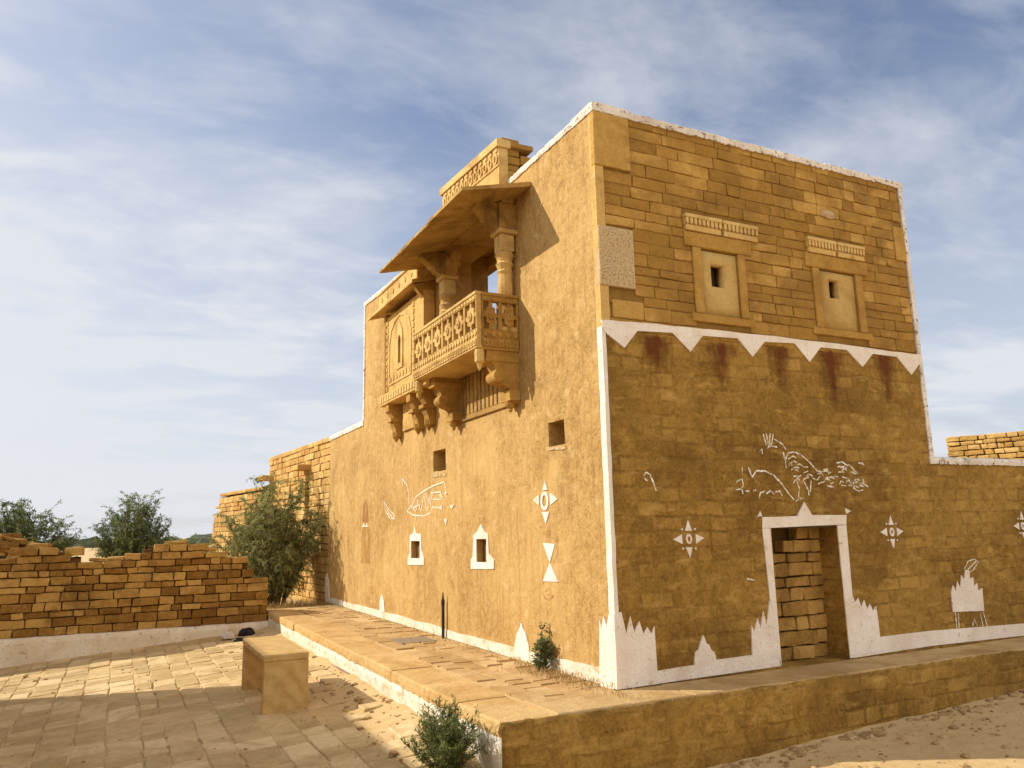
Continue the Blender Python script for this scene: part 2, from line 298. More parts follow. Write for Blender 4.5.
# ---------------------------------------------------------------- mesh helpers
class MB:
    """collects shapes and links them as ONE mesh object, with a tone per face"""
    def __init__(s): s.v = []; s.f = []; s.t = []; s.sm = []
    def add(s, verts, faces, tone=None, smooth=False):
        o = len(s.v); s.v.extend([tuple(x) for x in verts]); tone = random.random() if tone is None else tone
        for f in faces: s.f.append(tuple(i + o for i in f)); s.t.append(tone); s.sm.append(smooth)
    def box(s, x0, x1, y0, y1, z0, z1, tone=None, bev=0.0, jit=0.0):
        if bev <= 0:
            P = [(x, y, z) for z in (z0, z1) for y in (y0, y1) for x in (x0, x1)]
            P = [tuple(c + random.uniform(-jit, jit) for c in p) for p in P]
            s.add(P, [(0, 2, 3, 1), (4, 5, 7, 6), (0, 1, 5, 4), (2, 6, 7, 3), (0, 4, 6, 2), (1, 3, 7, 5)], tone); return
        bm = bmesh.new(); bmesh.ops.create_cube(bm, size=1)
        for v in bm.verts:
            v.co = Vector(((x0 + x1) / 2 + v.co.x * (x1 - x0), (y0 + y1) / 2 + v.co.y * (y1 - y0), (z0 + z1) / 2 + v.co.z * (z1 - z0)))
            v.co += Vector([random.uniform(-jit, jit) for _ in range(3)])
        bmesh.ops.bevel(bm, geom=bm.edges[:], offset=bev, segments=1, affect='EDGES', profile=0.5)
        s.bm(bm, tone)
    def bm(s, bm, tone=None, smooth=False):
        bm.verts.index_update(); s.add([v.co[:] for v in bm.verts], [tuple(v.index for v in f.verts) for f in bm.faces], tone, smooth); bm.free()
    def prism(s, pts, to3, d0, d1, tone=None):
        """polygon pts (2D) extruded between depths d0 and d1, placed by to3(u, v, d)"""
        n = len(pts); A = [to3(u, v, d0) for u, v in pts]; B = [to3(u, v, d1) for u, v in pts]
        tri = tessellate_polygon([[Vector((u, v, 0)) for u, v in pts]])
        F = [tuple(t) for t in tri] + [tuple(i + n for i in reversed(t)) for t in tri] + [(i, (i + 1) % n, n + (i + 1) % n, n + i) for i in range(n)]
        s.add(A + B, F, tone)
    def lathe(s, prof, cx, cy, n=16, tone=None, sq=False):
        V = []; F = []
        for r, z in prof:
            for k in range(n):
                a = 2 * math.pi * k / n; V.append((cx + r * math.cos(a), cy + r * math.sin(a), z))
        for i in range(len(prof) - 1):
            for k in range(n): F.append((i * n + k, i * n + (k + 1) % n, (i + 1) * n + (k + 1) % n, (i + 1) * n + k))
        F.append(tuple(reversed(range(n)))); F.append(tuple((len(prof) - 1) * n + k for k in range(n)))
        s.add(V, F, tone, False)
    def tube(s, pts, r0, r1, n=5, tone=None):
        V = []; F = []; m = len(pts)
        for i, p in enumerate(pts):
            p = Vector(p); d = (Vector(pts[min(i + 1, m - 1)]) - Vector(pts[max(i - 1, 0)])).normalized()
            a = d.orthogonal().normalized(); b = d.cross(a); r = r0 + (r1 - r0) * i / (m - 1)
            for k in range(n):
                q = 2 * math.pi * k / n; V.append(p + (a * math.cos(q) + b * math.sin(q)) * r)
        for i in range(m - 1):
            for k in range(n): F.append((i * n + k, i * n + (k + 1) % n, (i + 1) * n + (k + 1) % n, (i + 1) * n + k))
        F.append(tuple(range(n))); F.append(tuple((m - 1) * n + k for k in range(n)))
        s.add(V, F, tone, True)
    def build(s, name, mat, parent=None):
        me = bpy.data.meshes.new(name); me.from_pydata(s.v, [], s.f)
        a = me.attributes.new('tone', 'FLOAT', 'FACE'); a.data.foreach_set('value', s.t)
        me.polygons.foreach_set('use_smooth', s.sm)
        bm = bmesh.new(); bm.from_mesh(me); bmesh.ops.recalc_face_normals(bm, faces=bm.faces); bm.to_mesh(me); bm.free()
        me.materials.append(mat); o = bpy.data.objects.new(name, me); col.objects.link(o)
        if parent is not None:
            o.parent = parent; o.matrix_parent_inverse = Matrix.Translation(-world_loc(parent))
        return o
def world_loc(o):
    l = Vector(o.location)
    if o.parent is not None: l = l + world_loc(o.parent) + o.matrix_parent_inverse.translation
    return l
def tag(o, label, cat=None, group=None, kind=None):
    if label: o['label'] = label
    if cat: o['category'] = cat
    if group: o['group'] = group
    if kind: o['kind'] = kind
    return o
def empty(name, loc, label, cat, group=None):
    o = bpy.data.objects.new(name, None); o.empty_display_size = 0.2; col.objects.link(o); o.location = loc
    return tag(o, label, cat, group)

def A3(u, v, d): return (d, u, v)          # wall facing -X: u = y, v = z, d = depth into the wall
def B3(u, v, d): return (u, d, v)          # wall facing -Y: u = x
def nz(p, s, seed=0.0): return noise.noise(Vector((p[0] * s + seed, p[1] * s + seed * 1.7, p[2] * s - seed)))

def grid_wall(mb, us, vs, filled, to3, thick, disp, step=0.11, top=None):
    """one solid wall with real openings, finely divided so that the hand-laid face can undulate"""
    def fine(a):
        a = sorted(set(round(x, 4) for x in a)); out = []
        for p, q in zip(a, a[1:]):
            n = max(1, int(round((q - p) / step))); out += [p + (q - p) * k / n for k in range(n)]
        return out + [a[-1]]
    U = fine(us); V = fine(vs); nu, nv = len(U) - 1, len(V) - 1
    fill = [[filled((U[i] + U[i + 1]) / 2, (V[j] + V[j + 1]) / 2) for j in range(nv)] for i in range(nu)]
    idx = {}; verts = []; faces = []
    def vid(i, j, k):
        if (i, j, k) not in idx:
            u, v = U[i], V[j]; dv = top(u, v) if top else 0
            p = to3(u, v + dv, 0)
            d = disp(u, v + dv) if k == 0 else thick
            idx[(i, j, k)] = len(verts); verts.append(to3(u, v + dv, d))
        return idx[(i, j, k)]
    F = lambda i, j: 0 <= i < nu and 0 <= j < nv and fill[i][j]
    for i in range(nu):
        for j in range(nv):
            if not fill[i][j]: continue
            for k in (0, 1): faces.append((vid(i, j, k), vid(i + 1, j, k), vid(i + 1, j + 1, k), vid(i, j + 1, k)))
            for (di, dj, a, b) in ((-1, 0, (i, j), (i, j + 1)), (1, 0, (i + 1, j), (i + 1, j + 1)), (0, -1, (i, j), (i + 1, j)), (0, 1, (i, j + 1), (i + 1, j + 1))):
                if not F(i + di, j + dj): faces.append((vid(*a, 0), vid(*b, 0), vid(*b, 1), vid(*a, 1)))
    mb.add(verts, faces, 0.5, True)

def smooth_by_angle(o, ang=35):
    bm = bmesh.new(); bm.from_mesh(o.data)
    for e in bm.edges:
        if len(e.link_faces) == 2 and e.calc_face_angle(0) > R(ang): e.smooth = False
    bm.to_mesh(o.data); bm.free()

def block(mb, to3, u0, u1, v0, v1, d, depth, ch=0.012, j=0.006, tone=None):
    """one worn stone: uneven outline, rounded face, running back into the wall"""
    J = lambda a: random.uniform(-a, a)
    W_, H_ = u1 - u0, v1 - v0; cu, cv = (u0 + u1) / 2, (v0 + v1) / 2
    c0, c1 = min(0.10, 0.009 / max(W_, .03)), min(0.14, 0.009 / max(H_, .03))
    nu_ = 3 if W_ > .22 else 2
    base = [(u0 + W_ * (c0 + (1 - 2 * c0) * k / nu_), v0) for k in range(nu_ + 1)] + [(u1, v0 + H_ * c1), (u1, v1 - H_ * c1)]
    base += [(u1 - W_ * (c0 + (1 - 2 * c0) * k / nu_), v1) for k in range(nu_ + 1)] + [(u0, v1 - H_ * c1), (u0, v0 + H_ * c1)]
    ta, tb = J(j), J(j)
    q = [(u + J(j * .7) + ta * (v - cv) / H_, v + J(j * .5) + tb * (u - cu) / W_) for u, v in base]
    def inset(p, k):
        du, dv = cu - p[0], cv - p[1]
        return (p[0] + math.copysign(min(k, abs(du) * .6), du), p[1] + math.copysign(min(k, abs(dv) * .6), dv))
    r1 = [inset(p, ch * random.uniform(.25, .6)) for p in q]; r2 = [inset(p, ch * random.uniform(1.1, 2.0)) for p in q]
    tx, ty = J(j * 1.2), J(j * 1.2); dd = lambda p: d + tx * (p[0] - cu) / W_ + ty * (p[1] - cv) / H_
    n = len(q)
    P = [to3(u, v, d + depth) for u, v in q] + [to3(u, v, dd((u, v)) + ch * 1.5) for u, v in q] + [to3(p[0], p[1], dd(p) + ch * .45 + J(j * .2)) for p in r1] + [to3(p[0], p[1], dd(p) + J(j * .35)) for p in r2]
    P.append(to3(cu, cv, dd((cu, cv)) - abs(J(j * .5))))
    F = []
    for r_ in range(3):
        for k in range(n):
            m_ = (k + 1) % n; F.append((r_ * n + k, r_ * n + m_, (r_ + 1) * n + m_, (r_ + 1) * n + k))
    for k in range(n): F.append((3 * n + k, 3 * n + (k + 1) % n, 4 * n))
    mb.add(P, F, tone)

def courses(mb, to3, u0, u1, v0, top, rects, hs=(0.12, 0.19), ls=(0.2, 0.55), gap=0.012, depth=0.12, d=0.0, dj=0.012, ch=0.012, j=0.006, side=None, tone=(0, 1)):
    """random coursed masonry up to the line top(u), leaving the rects free"""
    v = v0; topmax = max(top(u0 + (u1 - u0) * k / 60) for k in range(61))
    while v < topmax - 0.03:
        h = random.uniform(*hs); ve = v + h
        ivs = [(side(v)[0] if side else u0, side(v)[1] if side else u1)]
        for (a, b, c, e) in rects:
            if min(ve, e) - max(v, c) > 0.35 * h:
                new = []
                for (p, q) in ivs:
                    if b <= p or a >= q: new.append((p, q)); continue
                    if a > p: new.append((p, a))
                    if b < q: new.append((b, q))
                ivs = new
        for (p, q) in ivs:
            u = p
            while u < q - 0.02:
                l = random.uniform(*ls)
                if q - (u + l) < ls[0] * 0.7: l = q - u
                um = u + l / 2; tp = top(um)
                if v + h * 0.55 < tp:
                    vt = min(ve, max(tp, v + h * .6))
                    block(mb, to3, u + gap / 2, u + l - gap / 2, v + gap / 2, vt - gap / 2, d + random.uniform(-dj, dj), depth, ch, j, random.uniform(*tone) ** 0.8 if random.random() > .15 else tone[0] + .1 * random.random())
                u += l
        v = ve

# ================================================================ SETTING
def zg(x, y):
    xc = max(-9.0, min(-1.4, x)); zc_ = -0.34 + 0.072 * (xc + 1.5)
    zf = -0.62 + 0.042 * (min(12, max(-3, x)) - 0.6)
    sx = min(1, max(0, (x + 2.1) / 1.2)); sy = min(1, max(0, (0.1 - y) / 0.8)); s = sx * sx * (3 - 2 * sx) * sy * sy * (3 - 2 * sy)
    z = zc_ + (zf - zc_) * s
    if -2.3 < x < -1.3 and y > 0.6:      # drifted soil along the terrace wall
        k = max(0, 1 - (-1.4 - x) / 0.5) if x < -1.4 else 1
        z += 0.10 * k * k * min(1, (y - 0.6) / 1.0) * (0.75 + 0.5 * nz((x, y, 0), 1.1, 3))
    if y > 10.4: z = z + (-0.10 - z) * min(1, (y - 10.4) / 1.2)
    return z
def build_ground():
    mb = MB(); V = []; F = []
    xs = [-1200, -400, -150, -60, -30, -18, -12] + [-9 + 0.14 * k for k in range(0, 136)] + [10.5, 12, 15, 20, 30, 60, 150, 400, 1200]
    ys = [-600, -150, -40, -15, -9] + [-6.5 + 0.14 * k for k in range(0, 136)] + [13, 15, 18, 22, 30, 45, 80, 160, 400, 1200, 2400]
    for y in ys:
        for x in xs:
            z = zg(x, y) + 0.022 * nz((x, y, 0), 1.3) + 0.010 * nz((x, y, 0), 5.0, 7)
            if y > 25: z -= 0.001 * (y - 25) * 0
            V.append((x, y, z))
    n = len(xs)
    for j in range(len(ys) - 1):
        for i in range(n - 1): F.append((j * n + i, j * n + i + 1, (j + 1) * n + i + 1, (j + 1) * n + i))
    mb.add(V, F, 0.5, True); return tag(mb.build('ground', M['ground']), None, kind='structure')
build_ground()

def build_paving():
    mb = MB(); x = -9.0
    while x < -1.72:
        wd = random.uniform(0.20, 0.34); y = -4.2 + random.uniform(0, .3)
        while y < 9.8:
            ln = random.uniform(0.2, 0.5)
            near_soil = x + wd > -1.98 and y > 0.4
            if not (near_soil and random.random() < 0.55) and random.random() > 0.04:
                z = zg(x + wd / 2, y + ln / 2) + random.uniform(0.011, 0.018)
                g = 0.006
                q = [(x + g, y + g), (x + wd - g, y + g), (x + wd - g, y + ln - g), (x + g, y + ln - g)]
                q = [(a + random.uniform(-.018, .018), b + random.uniform(-.022, .022)) for a, b in q]
                cxm, cym = x + wd / 2, y + ln / 2; tilt = (random.uniform(-.007, .007), random.uniform(-.007, .007))
                zt = lambda a, b: z + (a - cxm) * tilt[0] * 2 + (b - cym) * tilt[1] + 0.072 * (a - cxm)
                inn = [(a + (cxm - a) * .07, b + (cym - b) * .06) for a, b in q]
                P = [(a, b, z - 0.08) for a, b in q] + [(a, b, zt(a, b) - 0.009) for a, b in q] + [(a, b, zt(a, b) + random.uniform(-.003, .003)) for a, b in inn]
                F = [(8, 9, 10, 11)]
                for k in range(4):
                    n_ = (k + 1) % 4; F += [(k, n_, 4 + n_, 4 + k), (4 + k, 4 + n_, 8 + n_, 8 + k)]
                mb.add(P, F, random.random() ** 1.3)
            y += ln
        x += wd
    tag(mb.build('courtyard_paving', M['flag']), None, kind='structure')
build_paving()

# ================================================================ TERRACE (raised plinth round the house)
PX0, PY0 = -1.46, -0.572
terr = empty('stone_terrace', (PX0, PY0, -0.5), 'raised stone terrace with whitewashed side running round the foot of the ochre house', 'terrace')
def build_terrace():
    core = MB(); core.box(PX0 + 0.03, 0.3, PY0 + 0.05, 10.6, -0.8, -0.020, 0.4); core.box(0.3, 9.4, PY0 + 0.05, 0.35, -0.8, -0.022, 0.4)
    core.build('core', M['ground'], terr)
    # white side wall facing the courtyard
    mb = MB(); us = [PY0 + 0.016, 10.4]; vs_ = [-0.75, -0.118]
    grid_wall(mb, us, vs_, lambda u, v: True, lambda u, v, d: (PX0 + d, u, v), 0.05, lambda u, v: 0.006 + 0.016 * nz((u, v, 0), 2.4) + 0.008 * nz((u, v, 0), 9, 4), 0.07)
    mb.build('whitewashed_side', M['whiteOld'], terr)
    # brown front wall facing the camera's right
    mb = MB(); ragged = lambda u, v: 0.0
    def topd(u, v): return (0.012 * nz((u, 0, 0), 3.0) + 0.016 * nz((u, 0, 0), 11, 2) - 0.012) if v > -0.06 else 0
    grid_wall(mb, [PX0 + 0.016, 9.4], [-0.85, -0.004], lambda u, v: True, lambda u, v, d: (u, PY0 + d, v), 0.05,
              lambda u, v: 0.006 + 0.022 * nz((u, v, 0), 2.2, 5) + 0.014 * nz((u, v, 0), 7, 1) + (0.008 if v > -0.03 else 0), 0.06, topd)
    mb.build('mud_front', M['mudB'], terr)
    # edge slabs
    cap = MB(); y = PY0 + 0.046
    while y < 10.3:
        l = random.uniform(0.7, 1.25); l = min(l, 10.45 - y); wd = 0.50 + random.uniform(-.05, .06); o = random.uniform(-.008, .010); tz = random.uniform(-.004, .005)
        n = max(4, int(l / .05)); V = []; F = []
        for i in range(n + 1):
            q = y + .002 + (l - .005) * i / n; e = 0.006 if i in (0, n) else 0
            r1 = .014 * nz((q, 1, 0), 7) + .010 * nz((q, 2, 0), 19); r2 = .014 * nz((q, 3, 0), 6) + .009 * nz((q, 4, 0), 21); r3 = .012 * nz((q, 5, 0), 9)
            V += [(PX0 + .06, q, -.118), (PX0 + o + r1, q, -.118 + r3 * .7), (PX0 - .004 + o + r2, q, -.07), (PX0 + .002 + o + r1 * .6, q, tz - .018 + r3 * .6 - e), (PX0 + .020 + o + r2, q, tz - .003 - e), (PX0 + .2, q, tz + .003 * nz((q, 6, 0), 3) - e), (PX0 + wd, q, tz - .002 - e), (PX0 + wd, q, -.118)]
        for i in range(n):
            for k in range(8): F.append((i * 8 + k, i * 8 + (k + 1) % 8, i * 8 + 8 + (k + 1) % 8, i * 8 + 8 + k))
        F += [tuple(range(8)), tuple(n * 8 + k for k in range(8))]
        cap.add(V, F, random.uniform(.25, .95)); y += l
    cap.build('edge_slab', M['capStone'], terr)
    capf = MB(); x = PX0 + 0.52
    while x < 9.2:
        l = random.uniform(0.6, 1.3)
        capf.box(x + .003, x + l - .004, PY0 + 0.030, -0.022 if x > -.9 else 0.06, -0.05, random.uniform(-.006, .003), random.uniform(.3, .8), 0.008, 0.003); x += l
    capf.build('front_slab', M['flagP'], terr)
    # thin rough flags between edge slabs and wall
    fl = MB(); x = PX0 + 0.53
    while x < -0.04:
        wd = min(random.uniform(0.20, 0.40), 0.0 - x); y = -0.06 - random.uniform(0, .15)
        if 0.0 - (x + wd) < .12: wd = 0.0 - x
        while y < 10.4:
            l = random.uniform(0.16, 0.48); zt = random.uniform(-.013, .003); j = lambda: random.uniform(0, .022)
            P = [(x + j(), y + j()), (x + wd - j(), y + j()), (x + wd - j(), y + l - j()), (x + j(), y + l - j())]
            ty, tx = random.uniform(-.03, .03), random.uniform(-.02, .02)
            if random.random() > .06:
                fl.add([(a, b, -0.08) for a, b in P] + [(a, b, zt + (b - y - l / 2) * ty + (a - x - wd / 2) * tx) for a, b in P],
                       [(4, 5, 6, 7), (0, 1, 5, 4), (1, 2, 6, 5), (2, 3, 7, 6), (3, 0, 4, 7)], random.uniform(.05, .85))
            y += l
        x += wd
    fl.build('rough_flag', M['flagP'], terr)
    # pinkish strip painting a cast shadow onto the white side wall
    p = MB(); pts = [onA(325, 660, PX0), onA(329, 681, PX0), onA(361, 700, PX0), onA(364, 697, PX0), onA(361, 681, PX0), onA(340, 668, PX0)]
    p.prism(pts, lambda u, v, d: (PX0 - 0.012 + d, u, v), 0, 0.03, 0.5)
    o = p.build('painted_shadow', flat_mat('painted_shadow_pink', (0.28, 0.17, 0.115), (0.36, 0.225, 0.15)), terr); o['label'] = 'dark pinkish strip painted in as a shadow'
build_terrace()

# ================================================================ HOUSE
house = empty('mud_house', (0, 0, 0), 'tall ochre mud and stone house with carved balcony and white painted motifs', 'house')
T_W, T_L = 4.75, 8.6
loggia = (2.02, 4.18, 3.58, 5.46)
def rect_from(pts): us = [p[0] for p in pts]; vs_ = [p[1] for p in pts]; return (min(us), max(us), min(vs_), max(vs_))
holeA = [(4.25, 4.745, 2.325, 2.64), (0.815, 1.165, 2.335, 2.60), (5.35, 5.72, 1.055, 1.30), (2.80, 3.10, 1.095, 1.40), loggia]
holeA[2] = rect_from([onA(411, 541), onA(420, 541), onA(419.5, 558), onA(411.5, 558)])
holeA[3] = rect_from([onA(476.5, 540), onA(486.5, 539), onA(486.5, 562), onA(477, 562)])
def inr(r, u, v): return r[0] < u < r[1] and r[2] < v < r[3]
def build_walls():
    mb = MB()
    us = [0.02, T_L, 11.34]; vs_ = [-0.3, 3.60, 5.80]
    for r in holeA: us += [r[0], r[1]]; vs_ += [r[2], r[3]]
    fa = lambda u, v: (v < 5.80 if u < T_L else v < 3.60) and not any(inr(r, u, v) for r in holeA)
    def topA(u, v):
        if v > 4.6 and u < T_L + .001: return 0.20 * max(0, (u - 3.5) / 5.1) * (v - 4.6) / 1.2
        return 0
    dA = lambda u, v: 0.006 + 0.010 * nz((u, v, 0), 1.1) + 0.006 * nz((u, v, 0), 4.2, 3) + 0.003 * nz((u, v, 0), 9.0, 8)
    grid_wall(mb, us, vs_, fa, A3, 0.42, dA, 0.10, topA)
    o = mb.build('rendered_side_wall', M['mudA'], house); smooth_by_angle(o)
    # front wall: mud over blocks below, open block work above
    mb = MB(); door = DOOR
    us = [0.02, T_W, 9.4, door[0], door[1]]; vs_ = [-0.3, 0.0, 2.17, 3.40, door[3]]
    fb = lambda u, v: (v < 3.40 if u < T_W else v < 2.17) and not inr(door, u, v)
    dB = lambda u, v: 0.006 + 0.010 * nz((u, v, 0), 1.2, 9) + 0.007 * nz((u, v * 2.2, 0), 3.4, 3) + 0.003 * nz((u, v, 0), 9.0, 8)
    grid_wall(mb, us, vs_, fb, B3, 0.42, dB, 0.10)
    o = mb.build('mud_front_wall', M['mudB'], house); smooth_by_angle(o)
    # block work core, with niches for the two upper windows
    core = MB(); us = [0.02, T_W]; vs_ = [3.40, 5.78]
    for r in WINS: us += [r[0], r[1]]; vs_ += [r[2], r[3]]
    fc = lambda u, v: not any(inr(r, u, v) for r in WINS)
    grid_wall(core, us, vs_, fc, B3, 0.42, lambda u, v: 0.018 + 0.005 * nz((u, v, 0), 3.0), 0.25)
    core.build('mortar_bed', M['jointB'], house)
    bl = MB()
    courses(bl, B3, 0.10, T_W - 0.07, 3.40, lambda u: 5.765, FREE, (0.095, 0.15), (0.17, 0.52), 0.007, 0.04, 0.005, 0.005, 0.005, 0.007)
    bl.build('block_work', M['blockB'], house)
    # remaining sides of the tower and of the lower rooms
    rest = MB()
    rest.box(T_W - 0.40, T_W - 0.004, 0.43, T_L, -0.3, 5.80, 0.4); rest.box(0.43, T_W - 0.41, T_L - 0.4, T_L - 0.003, -0.3, 5.95, 0.4)
    rest.box(0.43, 5.0, 10.95, 11.33, -0.3, 3.58, 0.4); rest.box(4.6, 4.99, T_L, 10.94, -0.3, 3.58, 0.4)
    rest.box(9.0, 9.39, 0.43, 5.0, -0.3, 2.15, 0.4); rest.box(4.76, 9.0, 4.6, 4.99, -0.3, 2.15, 0.4)
    rest.build('rear_wall', M['grimyShade'], house)
    fl = MB(); fl.box(0.425, T_W - 0.405, 0.425, T_L - 0.405, 3.30, 3.45, 0.5); fl.box(0.425, 4.59, T_L + .005, 10.94, 3.30, 3.42, 0.5)
    fl.build('upper_floor', M['grimyShade'], house)
    cw = MB(); cw.box(0.425, 0.72, 4.22, 4.55, 3.46, 5.62, 0.3); cw.build('cross_wall', M['grimyShade'], house)

DOOR = (1.985 + 0.03, 2.985, 0.0, 1.425)
def px_rect_B(a, b): p = onB(*a); q = onB(*b); return (min(p[0], q[0]), max(p[0], q[0]), min(p[1], q[1]), max(p[1], q[1]))
WINS = [(1.325, 1.84, 3.69, 4.42), (3.105, 3.70, 3.705, 4.425)]          # openings behind the stone shutters
LINT = [(1.10, 2.16, 4.60, 4.785), (2.92, 3.90, 4.61, 4.795)]
FRM = [(1.20, 1.95, 3.59, 4.60), (2.98, 3.83, 3.61, 4.61)]
FREE = [(0.0, 0.447, 5.135, 5.77), (0.0, 0.43, 3.84, 4.485), (0.13, 0.525, 3.52, 3.715), (4.50, 4.75, 4.72, 5.19)] + LINT + FRM
build_walls()

# roof parts and coping
def coping(name, to3, u0, u1, v0, v1, dproud, depth, ragged=0.02, slope=0.0, mat='coping', lab=None):
    mb = MB(); n = max(2, int((u1 - u0) / 0.04)); V = []; F = []
    for i in range(n + 1):
        u = u0 + (u1 - u0) * i / n; s = slope * i / n
        lo = v0 + s + ragged * .5 * nz((u, v0, 3), 6.0) + ragged * 1.0 * nz((u, v0, 3), 23.0); hi = v1 + s + ragged * 0.35 * nz((u, v1, 7), 4.0) + ragged * .6 * nz((u, v1, 7), 22)
        pd = dproud + 0.006 * nz((u, 1, 1), 7)
        V += [to3(u, lo, -pd), to3(u, (lo + hi) / 2, -pd - .006 + .008 * nz((u, 2, 2), 9)), to3(u, hi - .018, -pd + .002), to3(u, hi, 0.02), to3(u, hi - .01 + .012 * nz((u, 5, 5), 8), depth), to3(u, lo, depth)]
    for i in range(n):
        for k in range(6): F.append((i * 6 + k, i * 6 + (k + 1) % 6, i * 6 + 6 + (k + 1) % 6, i * 6 + 6 + k))
    F += [tuple(range(6)), tuple(n * 6 + k for k in range(6))]
    mb.add(V, F, 0.5, False); o = mb.build(name, M[mat], house)
    if lab: o['label'] = lab
    return o
coping('coping', A3, -0.02, 1.98, 5.75, 5.845, 0.012, 0.44, 0.018)
coping('coping', A3, 4.05, T_L + 0.03, 5.77, 5.87, 0.012, 0.44, 0.018, 0.18)
coping('coping', A3, T_L - 0.01, 11.36, 3.53, 3.645, 0.012, 0.44, 0.018)
coping('coping', B3, -0.012, T_W + 0.02, 5.745, 5.845, 0.012, 0.42, 0.024, -0.005)
coping('coping', B3, T_W - 0.07, 9.4, 2.135, 2.225, 0.012, 0.44, 0.016)
def vstrip(name, to3, u0, u1, v0, v1, d0, d1, mat, wob=0.008):
    mb = MB(); n = int((v1 - v0) / 0.08); V = []; F = []
    for i in range(n + 1):
        v = v0 + (v1 - v0) * i / n
        a = u0 + wob * nz((v, u0, 1), 5); b = u1 + wob * nz((v, u1, 4), 5)
        V += [to3(a, v, d0), to3(b, v, d0), to3(b, v, d1), to3(a, v, d1)]
    for i in range(n):
        for k in range(4): F.append((i * 4 + k, i * 4 + (k + 1) % 4, i * 4 + 4 + (k + 1) % 4, i * 4 + 4 + k))
    F += [(0, 1, 2, 3), tuple(n * 4 + k for k in range(4))]
    mb.add(V, F, 0.5); return mb.build(name, M[mat], house)
vstrip('corner_wash', B3, -0.004, 0.040, 0.0, 3.42, -0.004, 0.09, 'white')
vstrip('corner_stone', B3, -0.003, 0.10, 3.42, 5.74, -0.003, 0.09, 'carved', 0.004)
vstrip('edge_wash', B3, T_W - 0.055, T_W + 0.012, 2.2, 5.76, -0.010, 0.40, 'coping', 0.012)
vstrip('edge_wash', A3, T_L - 0.05, T_L + 0.012, 3.62, 5.95, -0.010, 0.40, 'coping', 0.012)

# --- whitewash and painted motifs: thin real coats on the walls
def coat(name, polys, to3, mat, proud=0.003, parent=None, label=None):
    if name in ('pale_sill_patch', 'red_figure', 'door_surround', 'small_star_motif', 'hourglass_motif') and len(polys) > 1:
        for p in polys: coat(name, [p], to3, mat, proud, parent, label)
        return
    mb = MB()
    for p in polys: mb.prism(wobble(p, 2, 0.0035) if len(p) > 3 and name in ('foot_wash', 'door_surround', 'throne_motif') else p, to3, -proud, 0.014, random.random())
    o = mb.build(name, M[mat], parent or house)
    if label: o['label'] = label
    return o
def wobble(pts, n=3, amp=0.008, close=True):
    out = []; m = len(pts)
    for i in range(m if close else m - 1):
        p, q = pts[i], pts[(i + 1) % m]
        for k in range(n):
            f = k / n; a = 0 if k == 0 else amp
            out.append((p[0] + (q[0] - p[0]) * f + random.uniform(-a, a), p[1] + (q[1] - p[1]) * f + random.uniform(-a, a)))
    return out
def strokes(name, lines, on, to3, mat, wd=0.02, label=None, proud=0.003):
    """brush lines given as pixel polylines read off the photograph, laid on the wall"""
    mb = MB()
    for ln in lines:
        P = [Vector((*on(*p), 0)) for p in ln]; Q = []
        for a, b in zip(P, P[1:]):
            n = max(1, int((b - a).length / 0.05)); Q += [a.lerp(b, k / n) for k in range(n)]
        Q.append(P[-1])
        if len(Q) < 2: continue
        Lf = []; Rt = []
        for i, p in enumerate(Q):
            d = (Q[min(i + 1, len(Q) - 1)] - Q[max(i - 1, 0)]); d = d.normalized() if d.length > 1e-6 else Vector((1, 0, 0))
            nrm = Vector((-d.y, d.x, 0)); ww = wd * 0.5 * random.uniform(0.65, 1.2) * (0.7 if i in (0, len(Q) - 1) else 1)
            Lf.append((p + nrm * ww)[:2]); Rt.append((p - nrm * ww)[:2])
        for i in range(len(Q) - 1):
            mb.add([to3(*Lf[i], -proud), to3(*Lf[i + 1], -proud), to3(*Rt[i + 1], -proud), to3(*Rt[i], -proud)], [(0, 1, 2, 3)], 0.5)
    o = mb.build(name, M[mat], house)
    if label: o['label'] = label
    return o
def ellipse(c, r, n=14): return [(c[0] + r[0] * math.cos(2 * math.pi * k / n), c[1] + r[1] * math.sin(2 * math.pi * k / n)) for k in range(n)]

# white zigzag band across the front
zz_top = [onB(601, 320), onB(640, 323), onB(700, 329), onB(760, 335), onB(820, 342), onB(880, 350), onB(921, 355)]
zz_bot = [onB(*p) for p in [(920, 362), (911, 375), (896, 357), (872, 354), (862, 367), (846, 350), (820, 347.5), (809, 362), (794, 343.5), (764, 342), (752, 357), (737, 338.5), (702, 336), (690, 352), (672, 333), (637, 331), (624, 348), (603, 331)]]
top_l = wobble(zz_top, 4, 0.006, False) + [zz_top[-1]]
coat('zigzag_band', [top_l + zz_bot], B3, 'white', 0.012)
# foot band and flame shapes of the front
def B(*pts): return [onB(*p) for p in pts]
foot_left = [(0.0, 0.0), (0.0, 0.66)] + B((621, 612), (626, 634), (630, 616), (634, 632), (639, 621), (643, 634), (647, 627), (651, 634), (654, 626), (657, 671),
              (694, 665), (695, 652), (698, 650), (700, 643), (703, 635), (706, 643), (709, 645), (711, 650), (714, 652), (716, 660), (752, 655), (751, 625), (754, 632), (757, 618), (760, 629), (763, 611), (766, 625), (769, 601), (772, 612), (780, 666))
coat('foot_wash', [foot_left], B3, 'white', 0.008)
foot_right = B((853, 658), (846, 604), (849, 602), (852, 595), (855, 602), (858, 598), (861, 607), (864, 600), (867, 609), (870, 604), (873, 611), (876, 606), (880, 637), (930, 631), (1024, 625), (1024, 637), (930, 646))
foot_right[-3] = (6.9, foot_right[-3][1]); foot_right[-2] = (6.9, 0.0)
coat('foot_wash', [foot_right], B3, 'white', 0.004)
